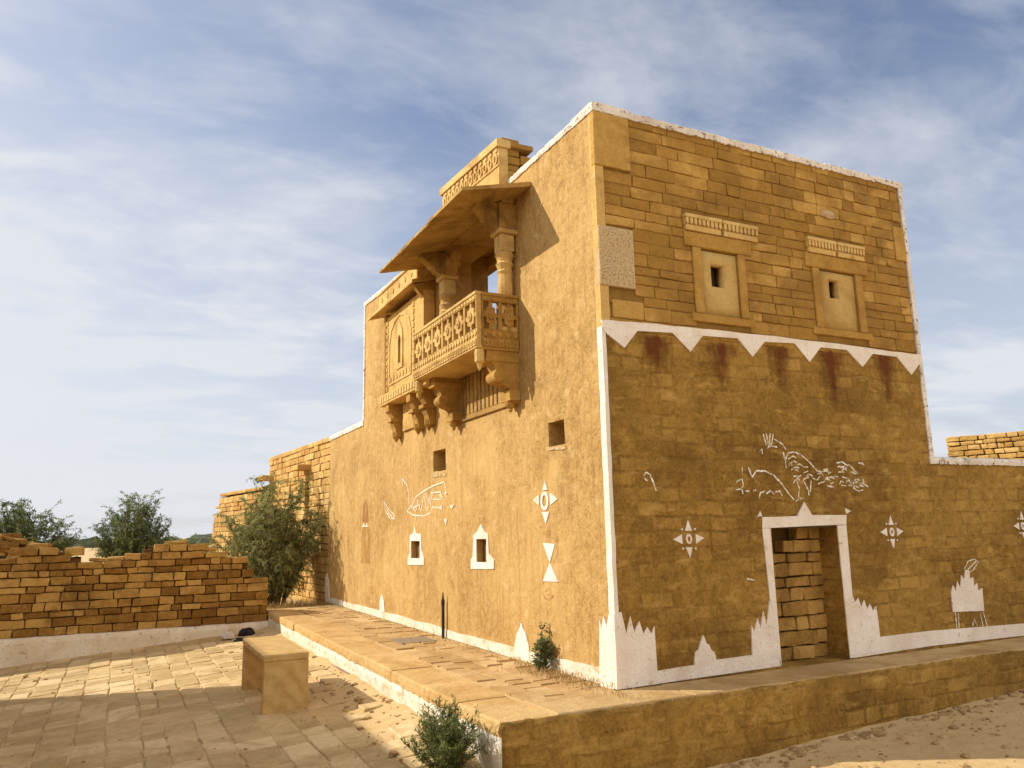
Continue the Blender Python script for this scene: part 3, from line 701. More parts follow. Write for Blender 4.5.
# door surround
coat('door_surround', [B((762, 517), (797, 516), (804, 502), (812, 515), (846, 515), (846, 524.5), (770, 528), (762, 528))], B3, 'white', 0.006)
coat('door_surround', [B((762, 528.5), (770, 528.5), (781.5, 666), (774, 640))], B3, 'white', 0.006)
coat('door_surround', [B((837, 525.5), (846, 525), (857, 656), (850, 658))], B3, 'white', 0.006)
coat('door_surround', [B((757, 517), (760, 511), (762, 516)), B((846, 514), (845, 508), (851, 511))], B3, 'stroke', 0.004)
# star flowers
def star_front(px, py, k=1.0, op='star_motif'):
    c = onB(px, py); r = 0.19 * k
    tri = lambda a, b, d: [(c[0] + a[0] * r, c[1] + a[1] * r), (c[0] + b[0] * r, c[1] + b[1] * r), (c[0] + d[0] * r, c[1] + d[1] * r)]
    P = [tri((0, .98), (-.22, .42), (.22, .42)), tri((0, -.98), (.18, -.42), (-.24, -.42)), tri((-1.02, .0), (-.45, -.25), (-.45, .25)), tri((1.02, .03), (.45, .25), (.45, -.25))]
    el = ellipse(c, (.2 * r, .27 * r)); inn = ellipse(c, (.09 * r, .14 * r))
    n = len(el); P += [[el[i], el[(i + 1) % n], inn[(i + 1) % n], inn[i]] for i in range(n)]
    for a, b in ((.42, .5), (-.42, .5), (.4, -.5), (-.42, -.48)): P.append(ellipse((c[0] + a * r, c[1] + b * r), (.06 * r, .06 * r), 6))
    return coat(op, P, B3, 'white', 0.003)
star_front(689, 539); star_front(892, 532); star_front(1023, 526)
# peacock and pony over the door
pc = [[(763, 434), (766, 445)], [(766, 433), (768, 444)], [(770, 433), (769, 444)], [(773, 434), (771, 446), (767, 449), (770, 443)], [(774, 439), (782, 444), (786, 450)],
      [(770, 446), (777, 447)], [(786, 468), (785, 460), (788, 453), (794, 452), (801, 455), (809, 462), (817, 471), (822, 472)], [(788, 459), (793, 456), (796, 458)],
      [(789, 464), (794, 461), (797, 463)], [(791, 470), (795, 467), (799, 468)], [(803, 467), (808, 467)], [(803, 473), (808, 471)], [(793, 476), (800, 477)], [(797, 478), (801, 475)],
      [(802, 483), (804, 479), (809, 477)], [(812, 478), (817, 480), (820, 476)], [(823, 483), (826, 478), (830, 477)], [(828, 474), (831, 472)], [(834, 476), (838, 477)], [(838, 472), (844, 472)],
      [(842, 477), (847, 478)], [(836, 463), (842, 462), (848, 466)], [(848, 464), (854, 470), (858, 474)], [(850, 472), (856, 474)], [(862, 477), (864, 484), (868, 487)], [(852, 481), (858, 482)],
      [(855, 486), (859, 488)], [(853, 488), (858, 491), (863, 490)], [(841, 485), (846, 486)], [(830, 484), (834, 482)], [(827, 486), (834, 487)], [(818, 484), (822, 482)], [(846, 481), (849, 479)],
      [(796, 480), (799, 488), (798, 500)], [(804, 482), (808, 490), (809, 496)], [(811, 480), (810, 492)], [(783, 452), (786, 466)]]
_r = random.Random(5)
for (x0, x1, y0, y1, nn) in ((788, 822, 458, 482, 14), (822, 862, 464, 488, 30)):
    for _ in range(nn):
        a, b_ = _r.uniform(x0, x1), _r.uniform(y0, y1)
        if _r.random() < .45: continue
        if x0 == 788 and b_ < 452 + (a - 788) * .65: continue
        w_ = _r.uniform(1.8, 3.2); h_ = _r.uniform(-1.8, 1.8); pc.append([(a - w_, b_ + h_), (a - w_ * .3, b_ - 1.3), (a + w_ * .5, b_ - 1.0), (a + w_, b_ + .8)])
strokes('peacock_drawing', pc, onB, B3, 'stroke', 0.019)
pn = [[(742, 467), (742, 475)], [(748, 467), (750, 472), (752, 477), (756, 471), (765, 471), (773, 475), (781, 483), (788, 493), (794, 500)], [(742, 478), (743, 486), (740, 489), (735, 490)], [(736, 482), (741, 479)], [(741, 488), (743, 494)], [(745, 491), (749, 491)],
      [(753, 491), (756, 490)], [(759, 498), (760, 493), (765, 491)], [(766, 494), (770, 491), (774, 494)], [(775, 492), (780, 491), (782, 496)], [(795, 502), (800, 497)], [(797, 500), (803, 498)]]
strokes('pony_drawing', pn, onB, B3, 'stroke', 0.022)
strokes('hook_drawing', [[(643, 476), (646, 472), (650, 475), (653, 482), (656, 491)], [(644, 478), (647, 481)], [(747, 579), (755, 580)], [(759, 452), (762, 449), (762, 454)]], onB, B3, 'stroke', 0.024)
# throne motif
coat('throne_motif', [B((953, 612), (951, 592), (953, 585), (956, 592), (957, 581), (960, 588), (961, 575), (964, 580), (965, 570), (969, 570), (970, 579), (973, 577), (974, 587), (977, 583), (978, 591), (982, 588), (984, 611))], B3, 'white', 0.004)
strokes('throne_lines', [[(955, 612), (957, 630)], [(958, 613), (959, 629)], [(983, 612), (987, 626)], [(980, 613), (983, 627)], [(972, 627), (974, 619), (977, 626)], [(964, 569), (968, 561), (974, 559), (978, 562), (973, 570), (966, 574)], [(967, 570), (976, 561)]], onB, B3, 'stroke', 0.018)
# maroon stains under the zigzag
def stain_mat():
    m, t, b, v = newmat('maroon_stain', 0.95)
    b.inputs['Base Color'].default_value = (0.15, 0.038, 0.011, 1)
    n = noisen(t, v, 13.0, 8, 0.72, 0.4, (1, 1, .6)); f = attr(t, 'strength')
    a_ = rampn(t, mathn(t, 'ADD', mathn(t, 'MULTIPLY', f, 1.0), mathn(t, 'MULTIPLY', mathn(t, 'SUBTRACT', n, 0.5), 1.5)), [(0.08, 0.0), (0.85, 0.80)])
    t.links.new(a_, b.inputs['Alpha']); return m
M['stain'] = stain_mat()
def stain(cx_, cy_, w_, h_, sd_):
    """old maroon paint run into the plaster: strong under the band, fading outwards and in drips"""
    c = onB(cx_, cy_ - 18); e1 = onB(cx_ + w_, cy_ - 18); e2 = onB(cx_, cy_ + h_ + 8); W_ = abs(e1[0] - c[0]) * 1.25; H_ = abs(c[1] - e2[1])
    n = 22; V = []; S = []; F = []
    for j in range(n + 1):
        for i in range(n + 1):
            a_, b_ = i / n * 2 - 1, j / n
            V.append((c[0] + a_ * W_, -0.0025, c[1] - b_ * H_))
            fan = max(0, 1 - abs(a_) / (1.05 - .75 * min(1, b_ * 1.6))) * max(0, 1 - b_ * 1.25) ** .6
            drip = max(0, nz((a_ * 3, sd_, b_ * .4), 1.6)) * max(0, 1 - b_) * (1 - abs(a_)) * 1.4
            edge = min(1, (1 - abs(a_)) * 5, b_ * 14, (1 - b_) * 5)
            S.append(max(0, min(1, (fan * .85 + drip) * edge)))
    for j in range(n):
        for i in range(n): F.append((j * (n + 1) + i, j * (n + 1) + i + 1, (j + 1) * (n + 1) + i + 1, (j + 1) * (n + 1) + i))
    me = bpy.data.meshes.new('maroon_stain'); me.from_pydata(V, [], F); at_ = me.attributes.new('strength', 'FLOAT', 'POINT'); at_.data.foreach_set('value', S)
    me.materials.append(M['stain']); o = bpy.data.objects.new('maroon_stain', me); col.objects.link(o); o.parent = house
for i, (cx_, cy_, w_, h_) in enumerate([(655, 352, 17, 40), (719, 359, 17, 48), (779, 362, 14, 40), (829, 367, 15, 42), (884, 371, 13, 38)]): stain(cx_, cy_, w_, h_, i * 7.3)
# ---- side wall (facing -X)
def A(*pts): return [onA(*p) for p in pts]
band = A((602, 668), (557, 658), (520, 648.5), (480, 638.5), (445, 629), (400, 615.5), (365, 606.5), (330, 597.5))
band_l = wobble(band, 5, 0.012, False) + [band[-1], (11.33, 0.0), (0.05, 0.0)]
coat('foot_wash', [band_l], A3, 'whiteOld', 0.006)
coat('foot_wash', [A((600, 688), (600, 619), (602, 628), (604, 616), (607, 626), (610, 612), (613, 620)) + [(0.0, 0.66), (0.0, 0.0)]], A3, 'white', 0.008)
coat('onion_motif', [wobble(A((515, 655), (515, 644), (517, 634), (520, 628), (521.5, 622), (523, 628), (526, 634), (529, 645), (530, 661)), 2, 0.008)], A3, 'white', 0.008)
coat('onion_motif', [A((380, 611), (380, 601), (382, 594), (384, 601), (385, 612))], A3, 'white', 0.008)
coat('corner_motif', [A((325.5, 602), (325.6, 578), (327, 573), (329, 582), (330, 602))], A3, 'white', 0.008)
def window_wash(outer, inner, nm='window_surround'):
    o = A(*outer); i = A(*inner)          # both start at lower left and run clockwise; cut into two halves
    coat(nm, [o + i[::-1]], A3, 'white', 0.006)
r = holeA[2]
def frame_poly(outer_px, r):
    o = A(*outer_px); k = (r[1] + r[0]) / 2
    return [o + [(o[0][0], o[0][1] + .0001), ]]
def surround(outer_px, r, nm):
    """painted surround as quads between the outline and the opening"""
    o = A(*outer_px); us = (r[1], r[0])
    inner = [(r[1], r[2]), (r[1], r[3]), (r[0], r[3]), (r[0], r[2])]
    poly = o + [o[0]] + [inner[0]] + [inner[3], inner[2], inner[1], inner[0]]
    mb = MB()
    def strip(a, b): mb.prism(a + b, A3, -0.005, 0.014, 0.5)
    n = len(o)
    # o order: bottom left, left shoulder..., apex..., right shoulder, bottom right
    apex = max(range(n), key=lambda k: o[k][1])
    lefts = o[:apex + 1]; rights = o[apex:]
    strip(lefts, [((r[0] + r[1]) / 2, r[3]), (r[1], r[3]), (r[1], r[2])])
    strip(rights, [(r[0], r[2]), (r[0], r[3]), ((r[0] + r[1]) / 2, r[3])])
    strip([o[0], (r[1], r[2]), (r[0], r[2]), o[-1]], [])
    return mb.build(nm, M['white'], house)
surround([(408, 565), (408, 558), (410, 552), (410, 535), (413.5, 533), (415, 525), (416, 533), (421, 534), (421.5, 550), (424, 557), (424, 565)], holeA[2], 'window_surround')
surround([(471, 569), (471, 560), (473, 556), (473.5, 535), (477, 532), (481, 524), (484, 531), (488, 534), (489, 554), (494, 560), (494, 569)], holeA[3], 'window_surround')
c = A((545, 481), (542.5, 490), (547.5, 490)); hr = [A((533, 500), (539, 495), (539, 505)), A((557.5, 499), (550, 493), (550.5, 505)), A((542, 512), (549, 512), (546, 524)), c]
e0 = onA(544.5, 501); el = ellipse(e0, (0.09, 0.105)); ei = ellipse(e0, (0.05, 0.065))
coat('star_motif', hr + [[el[i], el[(i + 1) % 14], ei[(i + 1) % 14], ei[i]] for i in range(14)], A3, 'white', 0.004)
coat('hourglass_motif', [A((543, 543), (555, 544), (550, 562.5)), A((550, 562.5), (558.5, 582), (543, 581))], A3, 'white', 0.004)
strokes('red_swirl', [[(547, 537), (550, 534), (551, 531), (547, 531), (546, 535)], [(545, 592), (549, 588), (552, 592), (549, 596), (546, 594)], [(556, 546), (558, 553), (554, 562)], [(544, 567), (542, 576), (544, 585)], [(543, 592), (545, 598), (550, 600), (554, 595)]], onA, A3, 'redfaint', 0.025)
strokes('bird_drawing', [[(402, 478), (403, 487)], [(402, 478), (407, 485), (409, 494), (409, 503)], [(407, 511), (412, 506), (416, 497), (424, 491), (433, 486), (444, 482)], [(407, 511), (413, 515), (424, 516), (430, 513), (433, 507), (439, 508)],
        [(444, 482), (446, 488)], [(410, 505), (416, 511), (418, 500), (421, 512), (424, 495), (427, 511), (430, 497), (431, 508)], [(425, 492), (430, 503), (434, 490)], [(412, 508), (420, 505)], [(433, 499), (441, 500)], [(439, 495), (442, 497)],
        [(445, 493), (446, 497)], [(416, 516), (415, 522)], [(418, 516), (418, 522)], [(431, 493), (440, 492), (443, 498)]], onA, A3, 'stroke', 0.021)
coat('small_star_motif', [A((450, 505), (454, 505), (452, 509), (450, 507)), A((444, 519), (447, 519), (446, 526)), A((438, 508), (442, 505), (442, 510)), A((445, 494), (447, 494), (446, 490))], A3, 'stroke', 0.004)
strokes('feather_drawing', [[(384, 501), (388, 508), (395, 516), (395, 519), (390, 518), (386, 512), (384, 501)], [(386, 508), (391, 515)], [(387, 513), (394, 518)]], onA, A3, 'stroke', 0.018)
coat('red_figure', [A((361, 563), (361, 540), (363, 527), (369, 527), (369, 545), (370, 563))], A3, 'orangefaint', 0.002)
coat('red_figure', [A((362.5, 522), (362.5, 510), (365, 500), (367.5, 504), (368, 522))], A3, 'redfaint', 0.003)
coat('red_figure', [A((362, 527), (364, 523), (365, 527)), A((365.5, 527), (367, 523), (368, 527))], A3, 'stroke', 0.004)
M['patch'] = worn_paint_mat('pale_fresh_plaster', (0.66, 0.50, 0.26), 0.36, 0.62, 14)
coat('pale_sill_patch', [wobble(A((433, 472), (445, 472), (446, 476), (432, 477)), 3, .02), wobble(A((547, 447), (565, 446), (566, 449), (548, 451)), 3, .012)], A3, 'patch', 0.003)
coat('pale_sill_patch', [wobble(A((540, 205), (543, 202), (540, 214), (538, 216)), 3, .012), wobble(A((535, 236), (537, 229), (538, 240), (535, 243)), 3, .012)], A3, 'patch', 0.003)
# backs of the small openings: dark sheets for inner shade, wooden shutters below
def hole_panel(r, to3, depth, mat, nm='window'):
    mb = MB(); mb.prism([(r[0] - .03, r[2] - .03), (r[1] + .03, r[2] - .03), (r[1] + .03, r[3] + .03), (r[0] - .03, r[3] + .03)], to3, depth, depth + 0.04, 0.5)
    return mb.build(nm, M[mat], house)
hole_panel(holeA[0], A3, 0.30, 'holeShade'); hole_panel(holeA[1], A3, 0.30, 'holeShade')
hole_panel(holeA[2], A3, 0.09, 'hole_panel'); hole_panel(holeA[3], A3, 0.09, 'hole_panel')

# ---- upper front: corner slabs, windows
def slab(r, nm, mat, proud=0.012, depth=0.06, label=None, bev=0.008):
    mb = MB(); mb.box(r[0] + .006, r[1] - .006, -proud, depth, r[2] + .006, r[3] - .006, 0.6, bev, 0.004); o = mb.build(nm, M[mat], house)
    if label: o['label'] = label
    return o
slab((0.0 - .012, 0.447, 5.135, 5.75), 'corner_slab', 'frameStone', 0.016)
slab((4.50, 4.70, 4.72, 5.19), 'corner_slab', 'frameStone', 0.012)
slab((0.13, 0.525, 3.52, 3.715), 'corner_slab', 'frameStone', 0.012)
def pecked_slab():
    m = M['pecked'] = stone_mat('pecked_stone', (0.42, 0.29, 0.145), (0.52, 0.375, 0.20), (0.57, 0.43, 0.245), None, bump=0.3)
    o = slab((-0.012, 0.43, 3.84, 4.485), 'pecked_slab', 'pecked', 0.020, label='pale stone slab covered in small pecked holes')
    mb = MB()
    for i in range(15):
        for j in range(22):
            if random.random() < 0.82:
                u = 0.015 + 0.0275 * i + random.uniform(-.013, .013); v = 3.87 + 0.0275 * j + random.uniform(-.010, .010)
                mb.prism(ellipse((u, v), (random.uniform(.0035, .006), random.uniform(.004, .007)), 6), B3, -0.0255, -0.010, .2)
    mb.build('peck_marks', flat_mat('red_dust', (0.31, 0.17, 0.085), (0.38, 0.22, 0.12)), o)['kind'] = 'stuff'
pecked_slab()
def upper_window(k):
    W = WINS[k]; F = FRM[k]; Lr = LINT[k]
    w0 = MB()
    def bx(u0, u1, v0, v1, pr, dp, tone, bev=0.008): w0.box(u0, u1, -pr, dp, v0, v1, tone, bev, 0.003)
    bx(F[0], W[0] - .002, W[2] - 0.005, W[3] + .003, 0.011, 0.05, .45); bx(W[1] + .002, F[1], W[2] - .005, W[3] + .003, 0.011, 0.05, .4)
    bx(F[0] - .10, F[1] + .10, W[3] + .005, Lr[2] - .004, 0.013, 0.05, .3); bx(F[0] - .06, F[1] + .08, F[2], W[2] - .007, 0.010, 0.05, .35)
    win = w0.build('upper_window', M['frameStone'], house)
    # stone panel with a little square spy hole
    S = px_rect_B((711, 264), (725, 288)) if k == 0 else px_rect_B((829, 279), (840, 299))
    p = MB(); us = [W[0] + .004, W[1] - .02, S[0], S[1]]; vs_ = [W[2], W[3] - .02, S[2], S[3]]
    grid_wall(p, us, vs_, lambda u, v: not inr(S, u, v), lambda u, v, d: (u, 0.012 + d, v), 0.12, lambda u, v: 0.003 * nz((u, v, 1), 5), 0.12)
    o = p.build('stone_shutter', M['slabStone'], win)
    b = MB(); b.prism([(S[0] - .02, S[2] - .02), (S[1] + .02, S[2] - .02), (S[1] + .02, S[3] + .02), (S[0] - .02, S[3] + .02)], B3, 0.16, 0.2, .3)
    b.prism([(W[0] - .02, W[2] - .02), (W[1] + .02, W[2] - .02), (W[1] + .02, W[3] + .02), (W[0] - .02, W[3] + .02)], B3, 0.21, 0.25, .3)
    b.build('dark_backing', M['holeShade'], win)
    # toothed stone lintel in two lengths
    d = MB(); n = 2; L_ = (Lr[1] - Lr[0]) / 2
    for q in range(2):
        a = Lr[0] + q * L_ + .006; e = a + L_ - .014
        d.box(a, e, -0.045, 0.05, Lr[3] - .045, Lr[3], .8, .006, .003)
        d.box(a + .01, e - .01, -0.028, 0.05, Lr[2], Lr[2] + .062, .55, .004, .002)
        d.box(a + .004, e - .004, -0.012, 0.05, Lr[2] + .06, Lr[3] - .044, .4)
        nn = 9
        for t_ in range(nn):
            u = a + (e - a) * (t_ + .5) / nn; wd = (e - a) / nn * .30
            d.prism([(u - wd, Lr[3] - .046), (u + wd, Lr[3] - .046), (u + wd, Lr[2] + .085), (u, Lr[2] + .064), (u - wd, Lr[2] + .085)], B3, -0.040, 0.0, .75)
    d.build('toothed_lintel', M['carved'], win)
upper_window(0); upper_window(1)
# a loose pale cobble set in the wall
c = MB(); bm = bmesh.new(); bmesh.ops.create_icosphere(bm, subdivisions=2, radius=1)
cc = onB(827, 215)
for v in bm.verts: v.co = Vector((cc[0] + v.co.x * .12, -0.005 + v.co.y * .03, cc[1] + v.co.z * .055)) + v.co * .015 * nz(v.co, 3)
c.bm(bm, .9); c.build('pale_cobble', M['greyStone'], house)

# ---- door: recess blocked with rough stones
dr = MB(); dr.box(DOOR[0] - .06, DOOR[1] + .06, 0.40, 0.44, -.02, 1.5, .2); door_o = dr.build('doorway', M['gapDark'], house); door_o['label'] = 'low doorway blocked with rough stones'
st = MB()
holes = [(2.12, 2.42, 1.13, 1.45), (2.30, 2.62, 1.31, 1.45)]
courses(st, lambda u, v, d: (u, 0.27 + d, v), DOOR[0] - .05, DOOR[1] + .02, 0.0, lambda u: 1.43, holes, (0.10, 0.17), (0.15, 0.38), 0.012, 0.13, 0.0, 0.022, 0.007, 0.012, tone=(.2, 1))
M['infill'] = stone_mat('infill_stone', (0.22, 0.115, 0.024), (0.38, 0.21, 0.052), (0.52, 0.31, 0.09), (0.17, 0.085, 0.02))
st.build('stone_infill', M['infill'], door_o)
jb = MB(); jb.box(DOOR[1] - .003, DOOR[1] + .05, 0.03, 0.42, 0, 1.42, .5); jb.build('jamb', M['mudB'], door_o)
lb = MB(); lb.box(DOOR[0] - .1, DOOR[1] + .1, 0.03, 0.42, 1.40, 1.46, .3); lb.build('lintel', M['bark'], door_o)

# ================================================================ BALCONY
BX = -0.56; BY0, BY1 = 1.80, 4.02; BZ0, BZ1 = 3.545, 4.235
balc = MB(); balc.box(BX + .004, 0.0, BY0 + .004, BY1 - .004, BZ0, 3.60, .5, .01, .003); balc.box(BX + .06, 0.4, BY0 + .06, BY1 - .06, 3.60, 3.63, .5)
balcony = balc.build('balcony', M['carved'], house); balcony['label'] = 'carved sandstone balcony with pierced railing under a broad stone eave'
def AX(x): return lambda u, v, d: (x + d, u, v)
def YX(y): return lambda u, v, d: (u, y + d, v)
def pierced(mb, to3, u0, u1, z0, z1, n, th=0.06):
    """rail with carved bands and pierced rosette panels"""
    zb0, zb1 = z0 + 0.125, z0 + 0.235; zt = z1 - 0.10
    mb.prism([(u0, z0), (u1, z0), (u1, zb0), (u0, zb0)], to3, 0.0, th, .55)
    mb.prism([(u0, zb0), (u1, zb0), (u1, zb1), (u0, zb1)], to3, 0.008, th, .4)
    mb.prism([(u0, zt), (u1, zt), (u1, z1), (u0, z1)], to3, -0.004, th, .6)
    mb.prism([(u0 - .004, z1 - .03), (u1 + .004, z1 - .03), (u1 + .004, z1 + .004), (u0 - .004, z1 + .004)], to3, -0.016, th + .004, .7)
    # rows of small raised squares and lozenges
    m = int((u1 - u0) / 0.085)
    for i in range(m):
        a = u0 + (u1 - u0) * (i + .5) / m; s = (u1 - u0) / m * .34
        mb.prism([(a - s, z0 + .025), (a + s, z0 + .025), (a + s, zb0 - .02), (a - s, zb0 - .02)], to3, -0.014, 0.001, .8)
        mb.prism([(a - s * .3, z0 + .045), (a + s * .3, z0 + .045), (a + s * .3, zb0 - .04), (a - s * .3, zb0 - .04)], to3, -0.022, -0.013, .4)
        zm = (zb0 + zb1) / 2
        mb.prism([(a - s * 1.2, zm), (a, zm - .042), (a + s * 1.2, zm), (a, zm + .042)], to3, -0.006, 0.009, .75)
        mb.prism([(a - s, zt + .012), (a + s, zt + .012), (a, zt + .06)], to3, -0.014, -0.003, .8)
    h = zt - zb1; c_z = (zb1 + zt) / 2; cw_ = (u1 - u0) / n
    for i in range(n + 1):
        a = u0 + cw_ * i; e = 0.022
        lo, hi = max(u0, a - e), min(u1, a + e)
        mb.prism([(lo, zb1), (hi, zb1), (hi, zt), (lo, zt)], to3, 0.0, th, .6)
    for i in range(n):
        c_u = u0 + cw_ * (i + .5); hw = cw_ / 2 - .02; hh = h / 2
        # disc with petals, bridging to the frame at mid sides
        P = []
        for k in range(32):
            a = 2 * math.pi * k / 32; rr = 0.70 + 0.07 * math.cos(8 * a)
            P.append((c_u + hw * rr * math.cos(a), c_z + hh * rr * math.sin(a)))
        mb.prism(P, to3, 0.004, th - .008, .7)
        mb.prism(ellipse((c_u, c_z), (hw * .30, hh * .30), 12), to3, -0.014, 0.005, .85)
        mb.prism(ellipse((c_u, c_z), (hw * .10, hh * .10), 8), to3, -0.022, -0.013, .3)
        b = 0.024
        for sx in (-1, 1):
            mb.prism([(c_u + sx * hw * .55, c_z - b), (c_u + sx * hw * 1.02, c_z - b), (c_u + sx * hw * 1.02, c_z + b), (c_u + sx * hw * .55, c_z + b)], to3, 0.008, th - .01, .5)
            mb.prism([(c_u - b, c_z + sx * hh * .55), (c_u + b, c_z + sx * hh * .55), (c_u + b, c_z + sx * hh * 1.02), (c_u - b, c_z + sx * hh * 1.02)], to3, 0.008, th - .01, .5)
rail = MB(); pierced(rail, AX(BX), BY0, BY1, BZ0 + .012, BZ1, 6); rail.build('railing', M['carved'], balcony)
rail = MB(); pierced(rail, YX(BY0 + .002), BX + .070, -0.006, BZ0 + .012, BZ1 - .004, 2); rail.build('railing', M['shadeCarved'], balcony)
rail = MB(); pierced(rail, lambda u, v, d: (u, BY1 - .002 - d, v), BX + .070, -0.006, BZ0 + .012, BZ1 - .004, 2); rail.build('railing', M['shadeCarved'], balcony)
def bracket(yc, wd=0.17, depth=0.42, z1=3.545, h=0.62, nm='bracket', par=None):
    mb = MB(); d = depth
    prof = [(0, z1 - h), (-.10, z1 - h + .02), (-.12, z1 - h + .16), (-.17, z1 - h + .20), (-.24, z1 - h + .22), (-.32, z1 - h + .30), (-.30, z1 - h + .38), (-.33, z1 - .17), (-d + .06, z1 - .15), (-d, z1 - .09), (-d, z1 - .002), (0, z1 - .002)]
    mb.prism(prof, lambda u, v, dd: (u, yc + dd, v), -wd / 2, wd / 2, .5)
    sp = [(-.27 + .07 * math.cos(a) , z1 - h + .31 + .07 * math.sin(a)) for a in [2 * math.pi * k / 14 for k in range(14)]]
    mb.prism(sp, lambda u, v, dd: (u, yc + dd, v), -wd / 2 - .018, wd / 2 + .018, .65)
    mb.prism([(-.14, z1 - h + .03), (-.005, z1 - h + .03), (-.005, z1 - h + .15), (-.15, z1 - h + .15)], lambda u, v, dd: (u, yc + dd, v), -wd / 2 - .03, wd / 2 + .03, .7)
    mb.lathe([(.004, z1 - h - .10), (.03, z1 - h - .075), (.022, z1 - h - .06), (.06, z1 - h - .02), (.075, z1 - h + .03)], -.075, yc, 10, .6)
    mb.box(-d - .01, -.001, yc - wd / 2 - .012, yc + wd / 2 + .012, z1 - .135, z1 - .06, .6, .006)
    return mb.build(nm, M['shadeCarved'], par or balcony)
bracket(1.93, 0.20); bracket(3.72, 0.20, 0.40)
pd = MB()
for (x, y) in ((BX + .06, BY0 + .06), (BX + .06, BY1 - .06)):
    pd.lathe([(.004, BZ0 - .26), (.022, BZ0 - .22), (.035, BZ0 - .17), (.058, BZ0 - .15), (.06, BZ0 - .03), (.05, BZ0)], x, y, 10, .7)
pd.build('pendant', M['carved'], balcony)
# ribbed stone panel under the balcony
rp = MB(); rp.box(-.004, .03, 2.15, 3.62, 2.98, 3.54, .35)
y = 2.17
while y < 3.58: rp.box(-.024, 0.0, y, y + .085, 3.0, 3.53, random.uniform(.4, .8), .006); y += .125
rp.box(-.026, 0.0, 2.10, 3.64, 2.93, 3.0, .5, .008); rp.build('ribbed_panel', M['grimyShade'], balcony)
# columns
def column(yc, x=-0.11):
    mb = MB(); z0 = 3.63
    mb.box(x - .115, x + .115, yc - .115, yc + .115, z0, z0 + .22, .5, .012)
    prof = [(.10, z0 + .22), (.115, z0 + .26), (.09, z0 + .30), (.105, z0 + .36), (.10, z0 + .62), (.085, z0 + .90), (.10, z0 + .93), (.085, z0 + .96), (.10, z0 + 1.0), (.115, z0 + 1.03), (.09, z0 + 1.06), (.10, z0 + 1.10), (.125, z0 + 1.14), (.10, z0 + 1.18)]
    mb.lathe(prof, x, yc, 12, .6)
    mb.box(x - .095, x + .095, yc - .095, yc + .095, z0 + 1.18, z0 + 1.40, .75, .01)
    mb.box(x - .13, x + .13, yc - .13, yc + .13, z0 + 1.40, z0 + 1.46, .6, .01)
    o = mb.build('column', M['carved'], balcony)
    # bracket capital: arms along the wall and outwards
    for (dx, dy) in ((-1, 0), (0, 1), (0, -1)):
        if dy < 0 and yc < 2.5: continue
        c_ = MB(); zc_ = z0 + 1.46
        pr = [(.0, zc_ - .08), (.10, zc_ - .06), (.16, zc_ + .02), (.20, zc_ + .04), (.25, zc_ + .12), (.33, zc_ + .17), (.42, zc_ + .25), (.42, zc_ + .33), (0, zc_ + .33)]
        if dx: f = lambda u, v, d: (x - u, yc + d, v)
        else: f = lambda u, v, d, dy=dy: (x + d, yc + dy * u, v)
        c_.prism(pr, f, -.075, .075, .5)
        sp = [(.22 + .075 * math.cos(a), zc_ + .17 + .075 * math.sin(a)) for a in [2 * math.pi * k / 14 for k in range(14)]]
        c_.prism(sp, f, -.095, .095, .7)
        c_.build('capital', M['grimyShade'], balcony)
    cb = MB(); cb.box(x - .12, x + .12, yc - .12, yc + .12, zc_ + .0, zc_ + .335, .45, .01); cb.build('capital', M['grimyShade'], balcony)
column(1.93); column(3.84)
bmn = MB(); bmn.box(-.20, -.02, 1.80, 4.22, 5.425, 5.62, .5, .01, .004); bmn.build('lintel_beam', M['grimyShade'], balcony)
bmn = MB(); bmn.box(0.72, 0.90, 1.8, 4.6, 5.46, 5.63, .8, .01, .006); bmn.build('inner_beam', M['grimyShade'], balcony)
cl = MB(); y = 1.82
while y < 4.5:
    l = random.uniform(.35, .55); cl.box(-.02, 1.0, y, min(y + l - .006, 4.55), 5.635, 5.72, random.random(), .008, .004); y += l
cl.build('ceiling_slab', M['grimyShade'], balcony)
# eave
ev = MB()
def evpt(x, y, top): 
    f = x / -0.9; z = 5.555 - 0.235 * f
    return (x, y, z + (0.0 if top else -0.060 + 0.02 * f))
ys = [1.40]
while ys[-1] < 4.50: ys.append(min(4.60, ys[-1] + random.uniform(.45, .75)))
ys[-1] = 4.60
for a, b in zip(ys, ys[1:]):
    dz = random.uniform(-.004, .004); g = .002
    P = []
    for top in (0, 1):
        for (x, y) in ((0.0, a + g), (0.0, b - g), (-.9 + random.uniform(-.006, .012), b - g), (-.9 + random.uniform(-.006, .012), a + g)):
            q = evpt(x, y, top); P.append((q[0], q[1], q[2] + dz))
    ev.add(P, [(3, 2, 1, 0), (4, 5, 6, 7), (0, 1, 5, 4), (1, 2, 6, 5), (2, 3, 7, 6), (3, 0, 4, 7)], random.uniform(.35, .8))
ev.build('eave', M['grimyShade'], balcony)
